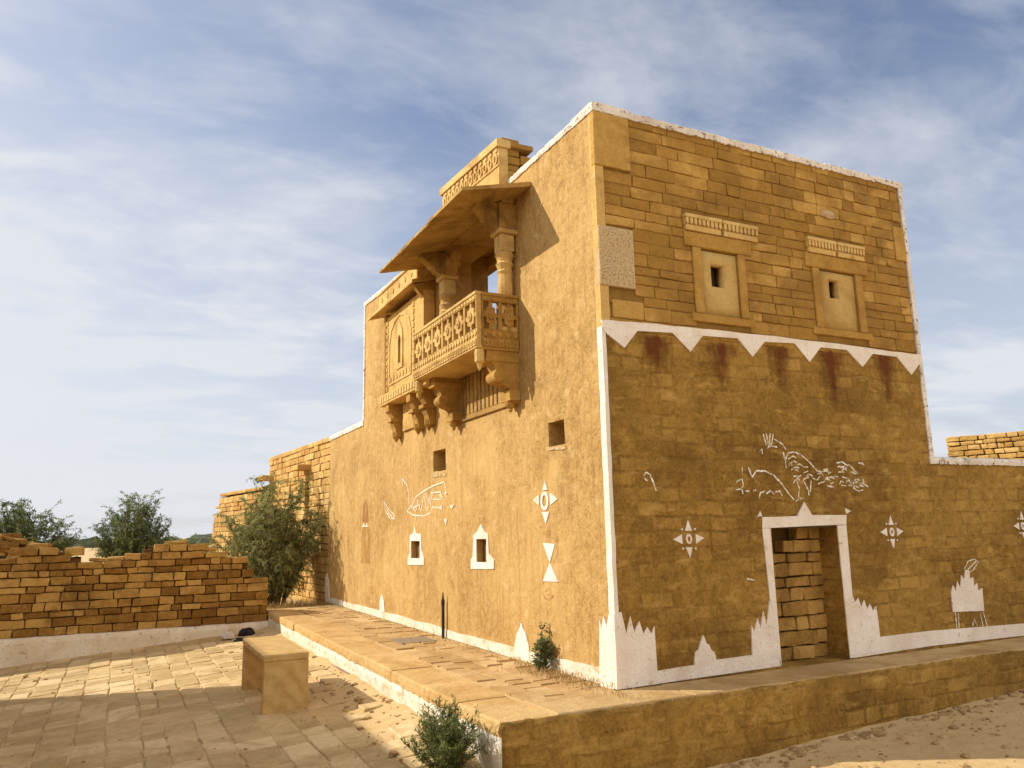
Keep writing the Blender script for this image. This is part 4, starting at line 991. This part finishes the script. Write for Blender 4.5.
# small stones and grit lying on the eave rim
# parapet over the eave
pp = MB(); px_ = -0.13
zt0, zt1 = 6.36, 6.50
pz = lambda y: zt0 + (zt1 - zt0) * (y - 2.0) / 1.95
pp.prism([(2.0, 5.52), (3.96, 5.52), (3.96, pz(3.96) - .09), (2.0, pz(2.0) - .09)], AX(px_), 0.0, 0.13, .6)
pp.prism([(1.97, pz(2.0) - .10), (3.98, pz(3.98) - .10), (3.98, pz(3.98)), (1.97, pz(2.0))], AX(px_), -0.035, 0.16, .8)
pp.prism([(1.94, 5.50), (4.0, 5.50), (4.0, 5.66), (1.94, 5.66)], AX(px_), -0.05, 0.13, .5)
for i in range(12):
    a = 2.08 + i * .158
    pp.prism([(a - .055, pz(a) - .16), (a + .055, pz(a) - .16), (a + .055, pz(a) - .115), (a - .055, pz(a) - .115)], AX(px_), -0.016, 0.002, .8)
    el = ellipse((a, pz(a) - .25), (.062, .085), 12); ei = ellipse((a, pz(a) - .25), (.03, .05), 12)
    for k in range(12): pp.prism([el[k], el[(k + 1) % 12], ei[(k + 1) % 12], ei[k]], AX(px_), -0.020, 0.002, .75)
pp.prism([(2.0, pz(2) - .36), (3.96, pz(3.96) - .36), (3.96, pz(3.96) - .335), (2.0, pz(2) - .335)], AX(px_), -0.015, 0.002, .7)
pp.build('parapet', M['carved'], balcony)
pm = MB()
for i, (x0, x1) in enumerate([(-.10, .20), (.21, .50), (.51, .80)]):
    z = 5.70
    while z < 6.36 - i * .14:
        h = random.uniform(.10, .16); pm.box(x0 + (.035 if i == 0 else 0), x1 - .006, 2.03 + random.uniform(0, .03), 2.3, z, z + h - .008, random.random(), .01, .008); z += h
pm.box(-.095, .38, 2.0, 2.33, 6.30, 6.37, .6, .01, .006)
pm.build('parapet_return', M['blockB'], balcony)
pb = MB(); pb.box(.03, .42, 2.31, 3.9, 5.70, 6.28, .3); pb.build('parapet_backing', M['ruinStone'], balcony)

# ---- closed bay beside the balcony
bay = MB(); XB = -0.20
y0b, y1b = 4.60, 6.46
slit = (5.65, 5.81, 4.20, 4.66)
grid_wall(bay, [y0b, y1b, slit[0], slit[1]], [3.76, 5.12, slit[2], slit[3]], lambda u, v: not inr(slit, u, v), AX(XB), 0.18, lambda u, v: 0.002, 0.4)
bay_o = bay.build('bay_window', M['carved'], house); smooth_by_angle(bay_o); bay_o['label'] = 'closed carved bay with one small arched window beside the balcony'
dk = MB(); dk.box(XB + .17, XB + .19, 5.60, 5.86, 4.15, 4.72, .2); dk.build('dark_backing', M['holeShade'], bay_o)
bd = MB()
f = AX(XB)
arch = [(5.57, 4.10), (5.89, 4.10), (5.89, 4.66), (5.84, 4.78), (5.73, 4.90), (5.62, 4.78), (5.57, 4.66)]; ai = [(5.66, 4.19), (5.80, 4.19), (5.80, 4.56), (5.775, 4.63), (5.73, 4.67), (5.685, 4.63), (5.66, 4.56)]
for k in range(7): bd.prism([arch[k], arch[(k + 1) % 7], ai[(k + 1) % 7], ai[k]], f, -0.016, 0.003, .8)
ar2 = [(5.15 + .0, 3.90), (6.34, 3.90), (6.34, 4.62), (6.22, 4.86), (6.02, 4.98), (5.74, 5.04), (5.46, 4.98), (5.26, 4.86), (5.15, 4.62)]; ar3 = [(a + (5.74 - a) * .10, b + (4.4 - b) * .06) for a, b in ar2]
for k in range(9): bd.prism([ar2[k], ar2[(k + 1) % 9], ar3[(k + 1) % 9], ar3[k]], f, -0.012, 0.003, .7)
for yy in (6.405, 5.06):
    for k in range(11): bd.prism([(yy - .035, 3.82 + k * .115), (yy + .035, 3.82 + k * .115), (yy + .035, 3.90 + k * .115), (yy - .035, 3.90 + k * .115)], f, -0.014, .003, .6)
for k in range(7): bd.prism(ellipse((5.26 + k * .16, 4.0), (.035, .05), 8), f, -0.012, .003, .75)
bd.build('carved_relief', M['carved'], bay_o)
lg = MB(); lg.box(-.27, -.001, 4.30, 6.62, 3.58, 3.77, .5, .01, .003)
for k in range(17):
    a = 4.42 + k * .132; lg.box(-.284, -.26, a - .045, a + .045, 3.62, 3.73, .8, .005)
lg.build('ledge', M['carved'], bay_o)
for yc in (6.30, 5.20, 4.72): 
    mb = MB(); d_ = .24; z1 = 3.58
    prof = [(0, z1 - .55), (-.09, z1 - .54), (-.12, z1 - .40), (-.15, z1 - .34), (-.14, z1 - .24), (-.19, z1 - .16), (-d_, z1 - .12), (-d_, z1), (0, z1)]
    mb.prism(prof, lambda u, v, dd: (u, yc + dd, v), -.09, .09, .5); mb.lathe([(.004, z1 - .64), (.03, z1 - .60), (.07, z1 - .54), (.075, z1 - .47)], -.07, yc, 9, .4)
    mb.box(-.20, -.001, yc - .105, yc + .105, z1 - .30, z1 - .24, .7, .006); mb.build('bracket', M['shadeCarved'], bay_o)
hd = MB()
hd.add([(0, 4.62, 5.30), (0, 6.90, 5.30), (-.40, 6.98, 5.20), (-.40, 4.56, 5.20), (0, 4.62, 5.36), (0, 6.90, 5.36), (-.40, 6.98, 5.245), (-.40, 4.56, 5.245)], [(3, 2, 1, 0), (4, 5, 6, 7), (0, 1, 5, 4), (1, 2, 6, 5), (2, 3, 7, 6), (3, 0, 4, 7)], .6)
hd.build('hood', M['carved'], bay_o)
fs = MB(); fs.box(-.30, -.001, 4.62, 6.62, 5.30, 5.56, .7, .01, .003); fs.box(-.325, -.001, 4.60, 6.66, 5.555, 5.60, .8, .008)
for k in range(6):
    a = 4.86 + k * .31; fs.prism([(a - .05, 5.43), (a, 5.38), (a + .05, 5.43), (a, 5.48)], AX(-.30), -.012, .002, .2)
fs.build('fascia', M['carved'], bay_o)
ub = MB()
for k in range(3): ub.box(-.06, .0, 4.45 + k * .62, 5.05 + k * .62, 5.61, 5.76, random.random(), .01, .006)
ub.build('upper_course', M['carved'], bay_o)
sd = MB(); sd.box(XB + .01, -.001, 4.62, 4.80, 3.77, 5.28, .4, .008); sd.prism([(-.001, 4.75), (-.36, 5.19), (-.001, 5.28)], lambda u, v, d: (u, 4.611 + d, v), 0.0, .10, .5)
sd.box(XB - .02, -.001, 6.46, 6.56, 3.77, 5.20, .4, .008); sd.build('side_post', M['shadeCarved'], bay_o)
lp = MB(); lp.box(-.03, 0.0, 5.55, 6.1, 3.1, 3.56, .4, .01); lp.build('lower_panel', M['carved'], bay_o)

# ================================================================ DRY STONE WALL across the courtyard
LW = 9.95
def lw_top(x):
    P = [(-8.5, 0.75), (-7.0, 0.85), (-6.2, 0.93), (-5.96, 1.0), (-5.95, 1.15), (-5.72, 1.2), (-5.70, 1.34), (-5.05, 1.34), (-5.04, 1.22), (-4.75, 1.22), (-4.70, 1.10), (-3.95, 1.10), (-3.92, 1.22), (-3.72, 1.24), (-3.70, 1.37), (-2.85, 1.37), (-2.68, 1.24), (-2.3, 1.10), (-1.90, 1.04), (-1.86, .72), (-1.62, .60), (-1.50, .50)]
    if x <= P[0][0]: return P[0][1]
    for (a, b), (c_, d) in zip(P, P[1:]):
        if a <= x <= c_: return b + (d - b) * (x - a) / max(1e-6, c_ - a)
    return P[-1][1]
dw = empty('stone_wall', (-4.0, LW, -0.4), 'broken dry stone wall with stepped top and pale plinth at the back of the courtyard', 'wall')
mb = MB(); courses(mb, lambda u, v, d: (u, LW + d, v), -9.2, -1.48, -0.185, lw_top, [], (0.105, 0.17), (0.15, 0.48), 0.014, 0.20, 0.0, 0.026, 0.007, 0.013)
courses(mb, lambda u, v, d: (u, LW + 0.44 - d, v), -9.2, -1.48, -0.185, lambda x: lw_top(x) - .05, [], (0.12, 0.17), (0.2, 0.5), 0.02, 0.2, 0, 0.02, 0.016, 0.012)
for k in range(3):
    courses(mb, lambda u, v, d: (-1.48 - d, u, v), LW + .02, LW + .42, -0.185, lambda u: .5, [], (0.11, 0.16), (0.15, 0.3), 0.016, 0.1, 0, 0.015, 0.014, 0.01); break
mb.build('masonry', M['wallStone'], dw)
core = MB(); n = 90
for i in range(n):
    a = -9.15 + (7.6) * i / n; b = -9.15 + 7.6 * (i + 1) / n; core.box(a, b + .001, LW + .06, LW + .38, -.8, max(lw_top((a + b) / 2) - .10, 0), .5)
core.build('rubble_core', M['gapDark'], dw)
pl = MB(); V = []; F = []; n = 70
for i in range(n + 1):
    x = -9.2 + 7.74 * i / n; a = 0.010 * nz((x, 0, 0), 2.5); b = .012 * nz((x, 3, 0), 3)
    V += [(x, LW - .09 + b, zg(x, LW - .2) - .12), (x, LW - .07 + b, -.27 + a), (x, LW - .045, -.195 + a), (x, LW + .02, -.18 + a), (x, LW + .5, -.18 + a), (x, LW + .5, -.9)]
for i in range(n):
    for k in range(6): F.append((i * 6 + k, i * 6 + (k + 1) % 6, i * 6 + 6 + (k + 1) % 6, i * 6 + 6 + k))
F += [tuple(range(6)), tuple(n * 6 + k for k in range(6))]
pl.add(V, F, .5, False); pl.build('plinth', M['whiteDull'], dw)

def rough_stone(name, loc, size, rz, mat, label, cat='stone', group=None):
    mb = MB(); bm = bmesh.new(); bmesh.ops.create_cube(bm, size=1); bmesh.ops.subdivide_edges(bm, edges=bm.edges[:], cuts=2, use_grid_fill=True)
    sd_ = random.uniform(0, 50)
    for v in bm.verts:
        p = v.co.copy(); l = p.length; k = 1 - 0.12 * max(0, l - .55) / .3
        p = p * k + p.normalized() * .09 * nz(p * 2, 1.0, sd_)
        v.co = Vector((p.x * size[0], p.y * size[1], p.z * size[2] + size[2] / 2))
    mb.bm(bm, random.uniform(.4, 1)); o = mb.build(name, mat); o.location = loc; o.rotation_euler = (random.uniform(-.05, .05), random.uniform(-.05, .05), rz)
    return tag(o, label, cat, group)
for (x, sz, lab) in [(-5.42, (.36, .30, .11), 'long pale loose stone on the high left step of the broken wall'), (-4.86, (.30, .32, .15), 'squat loose stone right of the high left step of the broken wall'),
                     (-4.45, (.34, .26, .06), 'thin tilted loose stone lying in the dip of the broken wall top'), (-4.18, (.30, .26, .08), 'flat loose stone in the dip of the wall beside the right step'),
                     (-3.18, (.42, .30, .07), 'broad flat loose stone on the high right step of the broken wall'), (-2.62, (.30, .28, .08), 'loose stone on the falling right end of the broken wall')]:
    rough_stone('loose_stone', (x, LW + .2, lw_top(x) - .05), sz, random.uniform(-.2, .2), M['wallStone'], lab, 'stone', 'loose stones on the broken wall')

# ================================================================ RUINS
def ruin(name, p0, p1, z0, top, label, rects=(), mat='ruinStone', thick=0.45, ls=(.2, .55), hs=(.12, .2), ends=True):
    p0 = Vector((*p0, 0)); p1 = Vector((*p1, 0)); Ln = (p1 - p0).length; d = (p1 - p0).normalized(); nrm = Vector((d.y, -d.x, 0))
    if nrm.dot(CP - p0) < 0: nrm = -nrm
    to3 = lambda u, v, dd: tuple(Vector((p0.x, p0.y, 0)) + d * u - nrm * dd + Vector((0, 0, v)))
    e = empty(name, (p0.x, p0.y, 0), label, 'wall'); mb = MB()
    courses(mb, to3, 0, Ln, z0, top, list(rects), hs, ls, 0.013, 0.16, 0.0, 0.018, 0.007, 0.010)
    # end faces and back
    for (uu, sgn) in ((0, 1), (Ln, -1)):
        courses(mb, lambda u, v, dd: to3(uu + sgn * (dd + .02), v, u), .02, thick, z0, lambda u: top(uu + sgn * .05) - .02, [], hs, (.15, .3), .02, .12, 0, .01, .014, .01)
    mb.build('masonry', M[mat], e)
    c_ = MB(); n = max(4, int(Ln / .25))
    for i in range(n):
        a, b = Ln * i / n, Ln * (i + 1) / n; t_ = top((a + b) / 2) - .06
        if t_ < z0 + .05: continue
        a2 = max(a, .10); b2 = min(b, Ln - .10)
        if b2 <= a2: continue
        spans = [(z0 - .2, t_)]
        for (ra, rb, rc, rd) in rects:
            if ra < (a + b) / 2 < rb: spans = [(z0 - .2, rc), (rd, t_)]
        for (s0, s1) in spans:
            if s1 - s0 < .02: continue
            P = [to3(u, v, dd) for v in (s0, s1) for dd in (.06, thick) for u in (a2, b2)]
            c_.add(P, [(0, 2, 3, 1), (4, 5, 7, 6), (0, 1, 5, 4), (2, 6, 7, 3), (0, 4, 6, 2), (1, 3, 7, 5)], .4)
    c_.build('rubble_core', M['gapDark'], e)
    return e, to3
e, to3 = ruin('ruined_wall', (0.02, 11.36), (-0.41, 16.9), -0.15, lambda u: 3.55, 'tall roofless ruin wall of bare stone right behind the green shrub', rects=[(1.62, 1.98, 1.9, 2.75)])
cp = MB(); u = 0.0
while u < 5.5:
    l = random.uniform(.4, .8); l = min(l, 5.54 - u)
    block(cp, to3, u + .005, u + l - .005, 3.525, 3.635, -.03, .5, .012, .006); u += l
cp.build('coping', M['ruinStone'], e)
wn = MB(); 
P = [to3(a, v, dd) for v in (1.85, 2.8) for dd in (.28, .36) for a in (1.55, 2.05)]
wn.add(P, [(0, 2, 3, 1), (4, 5, 7, 6), (0, 1, 5, 4), (2, 6, 7, 3), (0, 4, 6, 2), (1, 3, 7, 5)], .2); wn.build('window_slit', M['holeShade'], e)
for (uu, zz, ll) in ((1.5, 3.0, .6), (5.0, 2.98, .7)):
    bk = MB(); P = [to3(a, v, dd) for v in (zz, zz + .12) for dd in (-.32, .2) for a in (uu, uu + ll)]
    bk.add(P, [(0, 2, 3, 1), (4, 5, 7, 6), (0, 1, 5, 4), (2, 6, 7, 3), (0, 4, 6, 2), (1, 3, 7, 5)], .6); bk.build('stone_bracket', M['ruinStone'], e)
def top2(u):
    if u < 4.9: return 2.80
    return max(0.3, 2.80 - (u - 4.9) * 1.9 - .12 * math.sin(u * 9))
e2, to3b = ruin('ruined_wall', (-0.43, 17.0), (-1.45, 23.2), -0.15, top2, 'lower ruin wall with crumbling far end, beyond the tall ruin wall')
cp = MB(); u = 0.0
while u < 4.6:
    l = random.uniform(.4, .8); l = min(l, 4.7 - u)
    block(cp, to3b, u + .005, u + l - .005, 2.765, 2.86, -.03, .5, .012, .006); u += l
cp.build('coping', M['ruinStone'], e2)
ruin('ruined_wall', (9.585, 3.131), (10.72, -0.47), -0.2, lambda u: 3.0 - .02 * u, 'sunlit yellow stone wall peeping over the low right wall of the house', ls=(.12, .36), hs=(.075, .115))

# tumbled stones heaped behind the low wall
for k, (x, y, z, sz) in enumerate([(-6.55, 13.7, 1.45, (.7, .5, .16)), (-6.15, 13.8, 1.28, (.6, .5, .15)), (-6.6, 13.8, 1.30, (.7, .5, .16)), (-6.0, 13.8, 1.12, (.7, .5, .16)), (-6.7, 13.9, 1.14, (.7, .5, .16)), (-6.2, 13.9, .96, (.9, .6, .17)), (-6.9, 13.9, .96, (.7, .6, .17)), (-5.5, 13.9, .92, (.6, .5, .14))]):
    pass
hp = MB()
for k in range(240):
    x = random.uniform(-9.2, -5.5); y = random.uniform(13.3, 15.2); hmax = 1.64 - max(0, x + 6.5) * .42 - abs(y - 14.2) * .25
    z = random.uniform(-.2, hmax)
    if k < 60: z = hmax - random.uniform(0, .15)
    bm = bmesh.new(); bmesh.ops.create_cube(bm, size=1); s_ = (random.uniform(.25, .6), random.uniform(.25, .5), random.uniform(.07, .17))
    rot = Matrix.Rotation(random.uniform(-.5, .5), 4, 'Z') @ Matrix.Rotation(random.uniform(-.25, .25), 4, 'X') @ Matrix.Rotation(random.uniform(-.2, .2), 4, 'Y')
    for v in bm.verts: v.co = rot @ Vector((v.co.x * s_[0] + random.uniform(-.03, .03), v.co.y * s_[1] + random.uniform(-.03, .03), v.co.z * s_[2] + random.uniform(-.015, .015))) + Vector((x, y, z))
    bmesh.ops.bevel(bm, geom=bm.edges[:], offset=.015, segments=1, affect='EDGES'); hp.bm(bm)
tag(hp.build('rubble_heap', M['wallStone']), 'heap of tumbled flat stones behind the left end of the broken wall', 'rubble', kind='stuff')

# neighbouring house wall beyond the left edge of the picture; it shades the near courtyard
nb = empty('neighbour_wall', (-8.0, 2.0, -.6), 'mud wall of the neighbouring house beside the courtyard, throwing the near shade', 'wall')
NBX, NBY, NBZ = -8.2, 8.35, 4.52
mb = MB(); grid_wall(mb, [-9.0, NBY], [-1.2, NBZ], lambda u, v: True, lambda u, v, d: (NBX - d, u, v), 0.5, lambda u, v: .01 * nz((u, v, 0), 1.5), .3)
mb.build('wall_body', M['mudA'], nb)

# ================================================================ BENCH
bn = empty('stone_bench', (-2.45, 3.5, -.4), 'small sandstone slab bench in the courtyard beside the terrace', 'bench')
bx0, bx1, by0, by1 = -2.695, -2.215, 2.70, 4.32; zt = 0.193
t_ = MB(); t_.box(bx0, bx1, by0, by1, zt - .075, zt, .75, .011, .005); t_.build('seat', M['benchStone'], bn)
for (a, b) in ((by0 + .003, by0 + .085), (by1 - .085, by1 - .003)):
    l_ = MB(); l_.box(bx0 + .004, bx1 - .004, a, b, -.50, zt - .077, .65, .006, .002); l_.build('leg', M['benchStone'], bn)

# ================================================================ SMALL THINGS
pipe = empty('iron_pipe', (-.04, 4.25, 0), 'short dark iron pipe standing against the ochre side wall', 'pipe')
p = MB(); p.lathe([(.021, -.05), (.021, .50), (.021, .52)], -.045, 4.25, 14, .5); p.build('tube', M['iron'], pipe)
p = MB(); p.lathe([(.025, .44), (.025, .50), (.015, .53), (.008, .60), (.003, .62)], -.045, 4.25, 14, .5); p.build('cap', M['iron'], pipe)
dc = MB(); dc.box(-.72, -.22, 4.02, 4.55, -.02, .006, .5, .003); 
tag(dc.build('drain_cover', M['cover']), 'greyish slab cover let into the terrace paving near the iron pipe', 'cover')
def crumple(name, loc, size, mat, label, cat, seed):
    bm = bmesh.new(); bmesh.ops.create_icosphere(bm, subdivisions=4, radius=1)
    for v in bm.verts:
        p = v.co.copy(); k = 1 + .35 * nz(p, 1.6, seed) + .22 * abs(nz(p, 4.0, seed + 3)) - .1
        v.co = Vector((p.x * k * size[0], p.y * k * size[1], max(-.25, p.z * k) * size[2]))
    mb = MB(); mb.bm(bm, .5, True); o = mb.build(name, mat); o.location = loc; return tag(o, label, cat)
crumple('dark_cloth', (-1.92, 9.45, zg(-1.92, 9.4) + .03), (.17, .14, .11), M['cloth'], 'crumpled black cloth dumped in the corner below the broken wall', 'cloth', 3)
crumple('dark_cloth', (-2.12, 8.75, zg(-2.1, 8.7) + .02), (.11, .08, .05), M['cloth'], 'small flat black rag on the paving behind the bench', 'cloth', 8)
crumple('pale_rag', (-2.28, 9.2, zg(-2.2, 9.2) + .05), (.12, .11, .09), M['rag'], 'crumpled pale rag beside the black cloth by the broken wall', 'rag', 5)

# ================================================================ PLANTS
def leaf_quad(mb, p, d, up, l, wd, tone):
    s = d.cross(up); s = s.normalized() if s.length > 1e-4 else d.orthogonal().normalized()
    m_ = p + d * l * .5 + s.cross(d) * l * .06
    mb.add([p, m_ + s * wd * .5, p + d * l, m_ - s * wd * .5], [(0, 1, 2, 3)], tone)
def plant(name, base, height, radius, stems, leaves_per, leaf_l, leaf_w, mat, label, cat='shrub', droop=.4, spread=1.0, seed=1, group=None, lean=(0, 0), twig=True, low=0.12, stem_r=0.012, pale=.5, uneven=.3):
    rnd = random.Random(seed); e = empty(name, base, label, cat, group); B_ = Vector(base); fo = MB(); st_ = MB()
    for s in range(stems):
        a = rnd.uniform(0, 2 * math.pi); rr = radius * math.sqrt(rnd.random()) * spread
        hh = height * (1 - .50 * (rr / radius) ** 2) * rnd.uniform(1 - uneven, 1.05)
        tip = B_ + Vector((math.cos(a) * rr + lean[0] * hh, math.sin(a) * rr + lean[1] * hh, hh))
        root = B_ + Vector((math.cos(a) * rr * .18, math.sin(a) * rr * .18, -.03))
        ctl = root.lerp(tip, .5) + Vector((rnd.uniform(-.12, .12) * radius, rnd.uniform(-.12, .12) * radius, hh * .16))
        pts = []
        for k in range(9):
            t = k / 8; q = root * (1 - t) ** 2 + ctl * 2 * t * (1 - t) + tip * t * t
            pts.append(q + Vector((rnd.uniform(-1, 1), rnd.uniform(-1, 1), 0)) * .012 * height * t)
        st_.tube(pts, stem_r * rnd.uniform(.7, 1.3), stem_r * .2, 5, .5)
        clump = rnd.uniform(-.28, .28)
        segs = []
        for k in range(2, 9):
            if twig:
                for _ in range(2):
                    q = pts[k]; td = Vector((rnd.gauss(0, 1), rnd.gauss(0, 1), rnd.uniform(-.35, .9))).normalized()
                    ln = radius * rnd.uniform(.18, .45) * (1.1 - .05 * k); dv = td * ln
                    mid = q + dv * .55; end = q + dv + Vector((0, 0, -droop * ln * .9))
                    st_.tube([q, mid, end], stem_r * .30, stem_r * .12, 3, .5); segs.append((q, mid, end))
            segs.append((pts[k - 1], (pts[k - 1] + pts[k]) / 2, pts[k]))
        for _ in range(leaves_per):
            q0, q1, q2 = rnd.choice(segs); t = rnd.random(); p = q0 * (1 - t) ** 2 + q1 * 2 * t * (1 - t) + q2 * t * t
            if p.z < B_.z + height * low: continue
            d = (q2 - q0).normalized() * .6 + Vector((rnd.gauss(0, .6), rnd.gauss(0, .6), rnd.gauss(-droop, .5)))
            d = d.normalized(); up = Vector((rnd.gauss(0, .7), rnd.gauss(0, .7), 1)).normalized()
            leaf_quad(fo, p, d, up, leaf_l * rnd.uniform(.6, 1.35), leaf_w * rnd.uniform(.7, 1.3), min(1, max(0, pale + clump + rnd.gauss(0, .2))))
    fo.build('foliage', mat, e); st_.build('stem', M['bark'], e)
    return e
plant('willowy_shrub', (-1.0, 12.0, -0.10), 2.95, 1.32, 72, 720, 0.085, 0.016, M['leaf1'], 'tall willowy green shrub growing against the ruin behind the terrace end', seed=4, droop=.55, stem_r=.014, low=.05, pale=.70)
plant('scrub_bush', (-6.9, 22.5, -.1), 2.9, 1.7, 90, 420, 0.10, 0.028, M['leaf3'], 'dark wide bush at the far left behind the rubble heap', seed=9, group='bushes beyond the broken wall', droop=.1, stem_r=.02, low=.2, pale=.42, uneven=.4)
plant('scrub_bush', (-8.9, 23.5, -.1), 3.0, 2.0, 80, 400, 0.10, 0.028, M['leaf3'], 'dark bush cut by the left edge of the picture', seed=10, group='bushes beyond the broken wall', droop=.1, stem_r=.02, low=.2, pale=.42, uneven=.4)
plant('scrub_bush', (-3.75, 23.0, -.1), 3.25, 1.35, 90, 400, 0.095, 0.024, M['leaf3'], 'paler feathery bush behind the dip of the broken wall', seed=12, group='bushes beyond the broken wall', droop=.15, stem_r=.018, low=.2, pale=.5, uneven=.4)
plant('scrub_bush', (-2.6, 25.0, -.1), 2.0, 1.3, 30, 160, 0.15, 0.045, M['leaf3'], 'low grey green bush right of the paler feathery bush', seed=13, group='bushes beyond the broken wall', droop=.15, stem_r=.016, low=.2, pale=.4, uneven=.4)
plant('green_shrub', (-1.74, -0.16, -0.42), 0.54, 0.32, 46, 170, 0.040, 0.009, M['leaf2'], 'small feathery green shrub growing at the near corner of the terrace', seed=21, droop=-.3, stem_r=.004, low=.0, pale=.62, uneven=.35)
plant('green_shrub', (-0.10, 1.24, -0.01), 0.47, 0.14, 12, 75, 0.05, 0.016, M['leaf3'], 'slim green weed sprouting from the foot of the ochre side wall', seed=22, droop=-.1, stem_r=.004, low=.0, pale=.45, uneven=.5)
def tuft(n, fx, seed, label, name='dry_grass'):
    rnd = random.Random(seed); mb = MB()
    for _ in range(n):
        p, h = fx(rnd); d = Vector((rnd.gauss(0, .5), rnd.gauss(0, .5), 1)).normalized()
        leaf_quad(mb, Vector(p), d, Vector((rnd.gauss(0, 1), rnd.gauss(0, 1), .2)).normalized(), h, .008, rnd.random())
    tag(mb.build(name, M['drygrass']), label, 'grass', kind='stuff')
def fx1(r):
    if r.random() < .6: return (r.gauss(-.15, .10) if True else 0, r.gauss(.75, .5), -.005), r.uniform(.03, .10)
    return (r.uniform(-.2, -.02), r.uniform(.1, 9), -.005), r.uniform(.02, .06)
tuft(900, fx1, 3, 'dry grass along the foot of the side wall')
tuft(1500, lambda r: ((r.gauss(-.7, .7), r.gauss(11.3, .4), -.12), r.uniform(.08, .28)), 4, 'dry grass under the willowy shrub')
tuft(500, lambda r: ((r.gauss(-1.75, .25), r.gauss(.2, .5), -.45), r.uniform(.05, .16)), 5, 'dry grass round the small corner shrub')
def debris():
    rnd = random.Random(8); mb = MB()
    for k in range(900):
        if k < 420: x, y = rnd.uniform(-.8, 6.5), rnd.gauss(-.85, .35); 
        elif k < 560: x, y = rnd.uniform(-.5, 6.5), rnd.uniform(-2.6, -.7)
        elif k < 800: x, y = -1.5 - abs(rnd.gauss(0, .3)), rnd.uniform(-.4, 6)
        else: x, y = rnd.uniform(-6, -1.6), rnd.uniform(-1, 9.5)
        if x > -1.46 and y > -.6: continue
        s = rnd.uniform(.006, .02) * (2.6 if rnd.random() < .12 else 1)
        bm = bmesh.new(); bmesh.ops.create_icosphere(bm, subdivisions=1, radius=s)
        for v in bm.verts: v.co = Vector((v.co.x * rnd.uniform(.8, 1.5), v.co.y * rnd.uniform(.8, 1.3), v.co.z * .6)) + Vector((x, y, zg(x, y) + (.02 if x < -2 else .004)))
        mb.bm(bm, rnd.random())
    for k in range(160):
        x = rnd.uniform(-.7, 6.5); y = -.62 - abs(rnd.gauss(0, .07)); s = rnd.uniform(.015, .05)
        bm = bmesh.new(); bmesh.ops.create_icosphere(bm, subdivisions=2, radius=s)
        sd_ = rnd.uniform(0, 30)
        for v in bm.verts: v.co = v.co * (1 + .5 * nz(v.co * (1 / s), 1.3, sd_)); v.co = Vector((v.co.x * 1.3, v.co.y, v.co.z * .6)) + Vector((x, y, zg(x, y)))
        mb.bm(bm, rnd.random() * .6)
    tag(mb.build('pebbles', M['pebble']), 'pebbles and grit scattered over the dirt', 'pebbles', kind='stuff')
debris()
# far scrub on the horizon
rnd = random.Random(2); fs_ = MB()
for k in range(260):
    x = rnd.uniform(-140, 120); y = rnd.uniform(150, 210); r_ = rnd.uniform(1.0, 2.6)
    bm = bmesh.new(); bmesh.ops.create_icosphere(bm, subdivisions=2, radius=1); sd_ = rnd.uniform(0, 40)
    for v in bm.verts: q = v.co * (1 + .5 * nz(v.co, 1.7, sd_)); v.co = Vector((x + q.x * r_ * 1.6, y + q.y * r_, -.2 + max(-.1, q.z) * r_ * .9))
    fs_.bm(bm, rnd.random())
tag(fs_.build('far_scrub', flat_mat('far_scrub_green', (0.06, 0.075, 0.045), (0.12, 0.13, 0.08), 1.0)), 'low scrub along the far horizon', 'scrub', kind='stuff')
